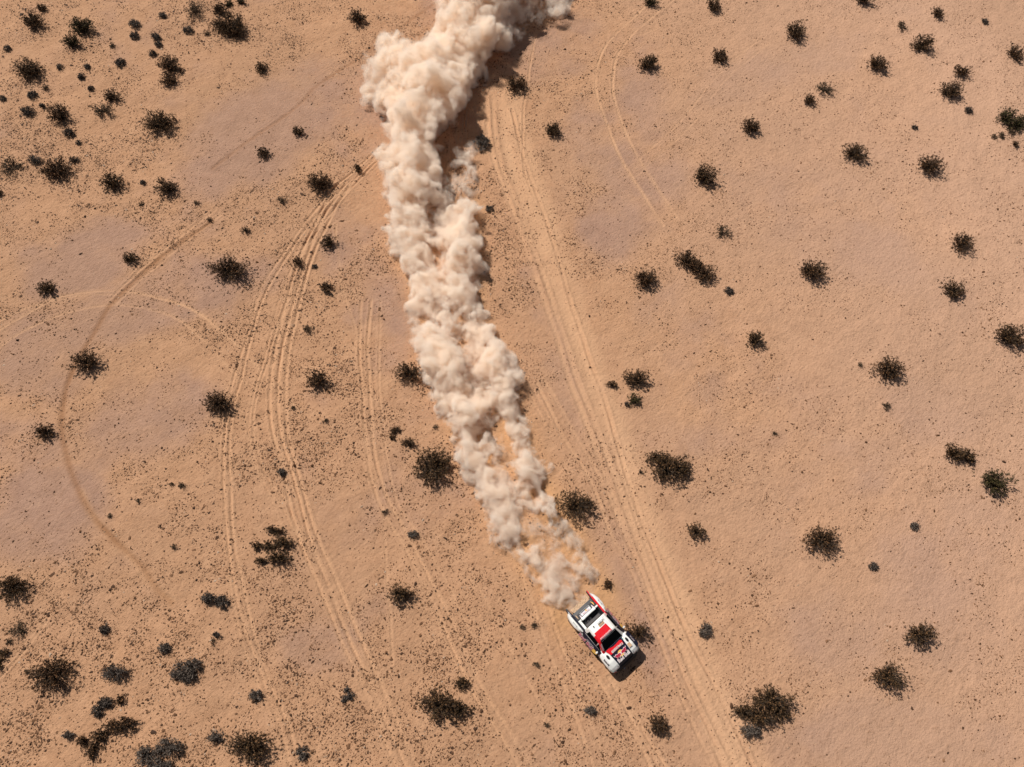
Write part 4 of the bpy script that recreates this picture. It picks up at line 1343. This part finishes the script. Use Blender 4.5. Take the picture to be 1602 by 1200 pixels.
lettering('Red Bull', .11, P_BULL, wp, (.90, -.02, 1.238), (0, 1, 0), (-1, 0, -.2), width=.44, lift=.014)
for q in (.735, .765):
    tmesh('louvre', *boxv(q, q + .012, -.34, .32, 1.212, 1.235), P_BLACK, wp)
for y_ in (-.30, .30):
    tmesh('wing_strut', *boxv(.98, 1.12, y_ - .012, y_ + .012, 1.15, 1.268), P_BLACK, wing)
# dusty perforated panel across the tail
pv, pf = loft([[(x, -hw, z - .012), (x, hw, z - .012), (x, hw, z), (x, -hw, z)] for x, hw, z in ((.22, .64, .93), (.50, .57, 1.01))])
perf = tmesh('tail_panel', pv, pf, P_DUSTY)
hv = []
for i in range(5):
    for j in range(15):
        if (i * 7 + j * 3) % 5 == 0: continue
        x = .25 + .052 * i; y = -.52 + .0745 * j; z = .93 + (x - .22) / .28 * .08
        r_ = .015 if (i + j) % 3 else .024
        hv.append(([(x + r_ * math.cos(a), y + r_ * math.sin(a), z + .006) for a in np.linspace(0, 6.283, 7)[:-1]] , [tuple(range(6))]))
tmesh('hole_pattern', *join(*hv), P_BLACK, perf)
tmesh('rear_bumper', *loft([[(x, -hw, .45), (x, hw, .45), (x, hw, z1), (x, -hw, z1)] for x, hw, z1 in ((.45, .60, .72), (.60, .66, .80))]), P_BLACK, bevel=.02)
for s in (-1, 1):
    # fin: the body side carried back to a thin tip on each corner
    fin = tmesh('tail_fin', *loft([[(x, s * yi, z0), (x, s * yo, z0), (x, s * yo2, z1), (x, s * yi2, z1)] for x, yi, yo, yi2, yo2, z0, z1 in
                ((.00, .80, .85, .79, .83, .95, 1.20), (.22, .80, .88, .775, .84, .85, 1.24), (.60, .74, .92, .745, .85, .8, 1.26), (1.10, .72, .94, .735, .83, .8, 1.28), (1.60, .74, .94, .735, .82, .8, 1.29), (2.02, .79, .86, .775, .80, 1.0, 1.24))]),
                P_RED if s > 0 else P_NAVY, bevel=.008)
    fin['label'] = 'red left tail fin' if s > 0 else 'navy right tail fin'
    tmesh('fin_lining', *loft([[(x, s * y_, z0), (x, s * (y_ - .03), z0), (x, s * (y_ - .03), z1), (x, s * y_, z1)] for x, y_, z0, z1 in ((.02, .785, .98, 1.13), (.30, .77, .9, 1.16), (.70, .735, .9, 1.2))]), P_BLACK, fin)
    tmesh('tail_light', *boxv(.015, .05, min(s * .74, s * .765), max(s * .74, s * .765), 1.02, 1.12), P_LAMP, fin)
    rows = [(.28, .86, 1.18, .90, 1.10), (.42, .86, 1.19, 1.00, 1.10), (.75, .86, 1.20, 1.08, 1.12), (1.15, .85, 1.20, 1.09, 1.12), (1.45, .85, 1.18, 1.03, 1.10), (1.66, .86, 1.13, .92, 1.06)]
    rf = tmesh('rear_fender', *loft([[(x, s * (yi - .04), zi - .25), (x, s * yi, zi), (x, s * (yi * .4 + yo * .6), zi - .015), (x, s * yo, zo - .03), (x, s * (yo + .015), zo - .30), (x, s * (yo - .04), zo - .32)] for x, yi, zi, yo, zo in rows]), P_WHITE)
    rf['label'] = 'white rear wheel pod'
    lettering('EATON', .075, P_BLACK, rf, (1.05, s * .975, 1.185), (-s, 0, 0), (0, -s, .06), width=.36, lift=.012)
    decal([(-.17, -.02), (.10, -.03), (.17, .02), (-.12, .03)], P_SILVER, fin, (.36, s * .835, 1.25), (1, s * .03, .02), (0, 1, 0), .014)
    for x in (.98, 3.94):
        wh = tmesh('wheel', [(x, s * .86, .47), (x + .01, s * .86, .47), (x, s * .86, .48)], [(0, 1, 2)], P_BLACK)
        me_old = wh.data
        V, Fc = rim_mesh(x, s * .90, .47, .285, .30)
        me2 = bpy.data.meshes.new('wheel'); me2.from_pydata([(v[0] * LEN, v[1] * 1.03, v[2]) for v in V], [], Fc); me2.materials.append(P_RIM); wh.data = me2
        bpy.data.meshes.remove(me_old)
        tmesh('tyre', *wheel_mesh(x, s * .90, .47, .47, .32), P_TYRE, wh)
        if x < 2:
            tmesh('mud_flap', *boxv(.42, .44, min(s * .74, s * 1.02), max(s * .74, s * 1.02), .25, .75), P_BLACK)
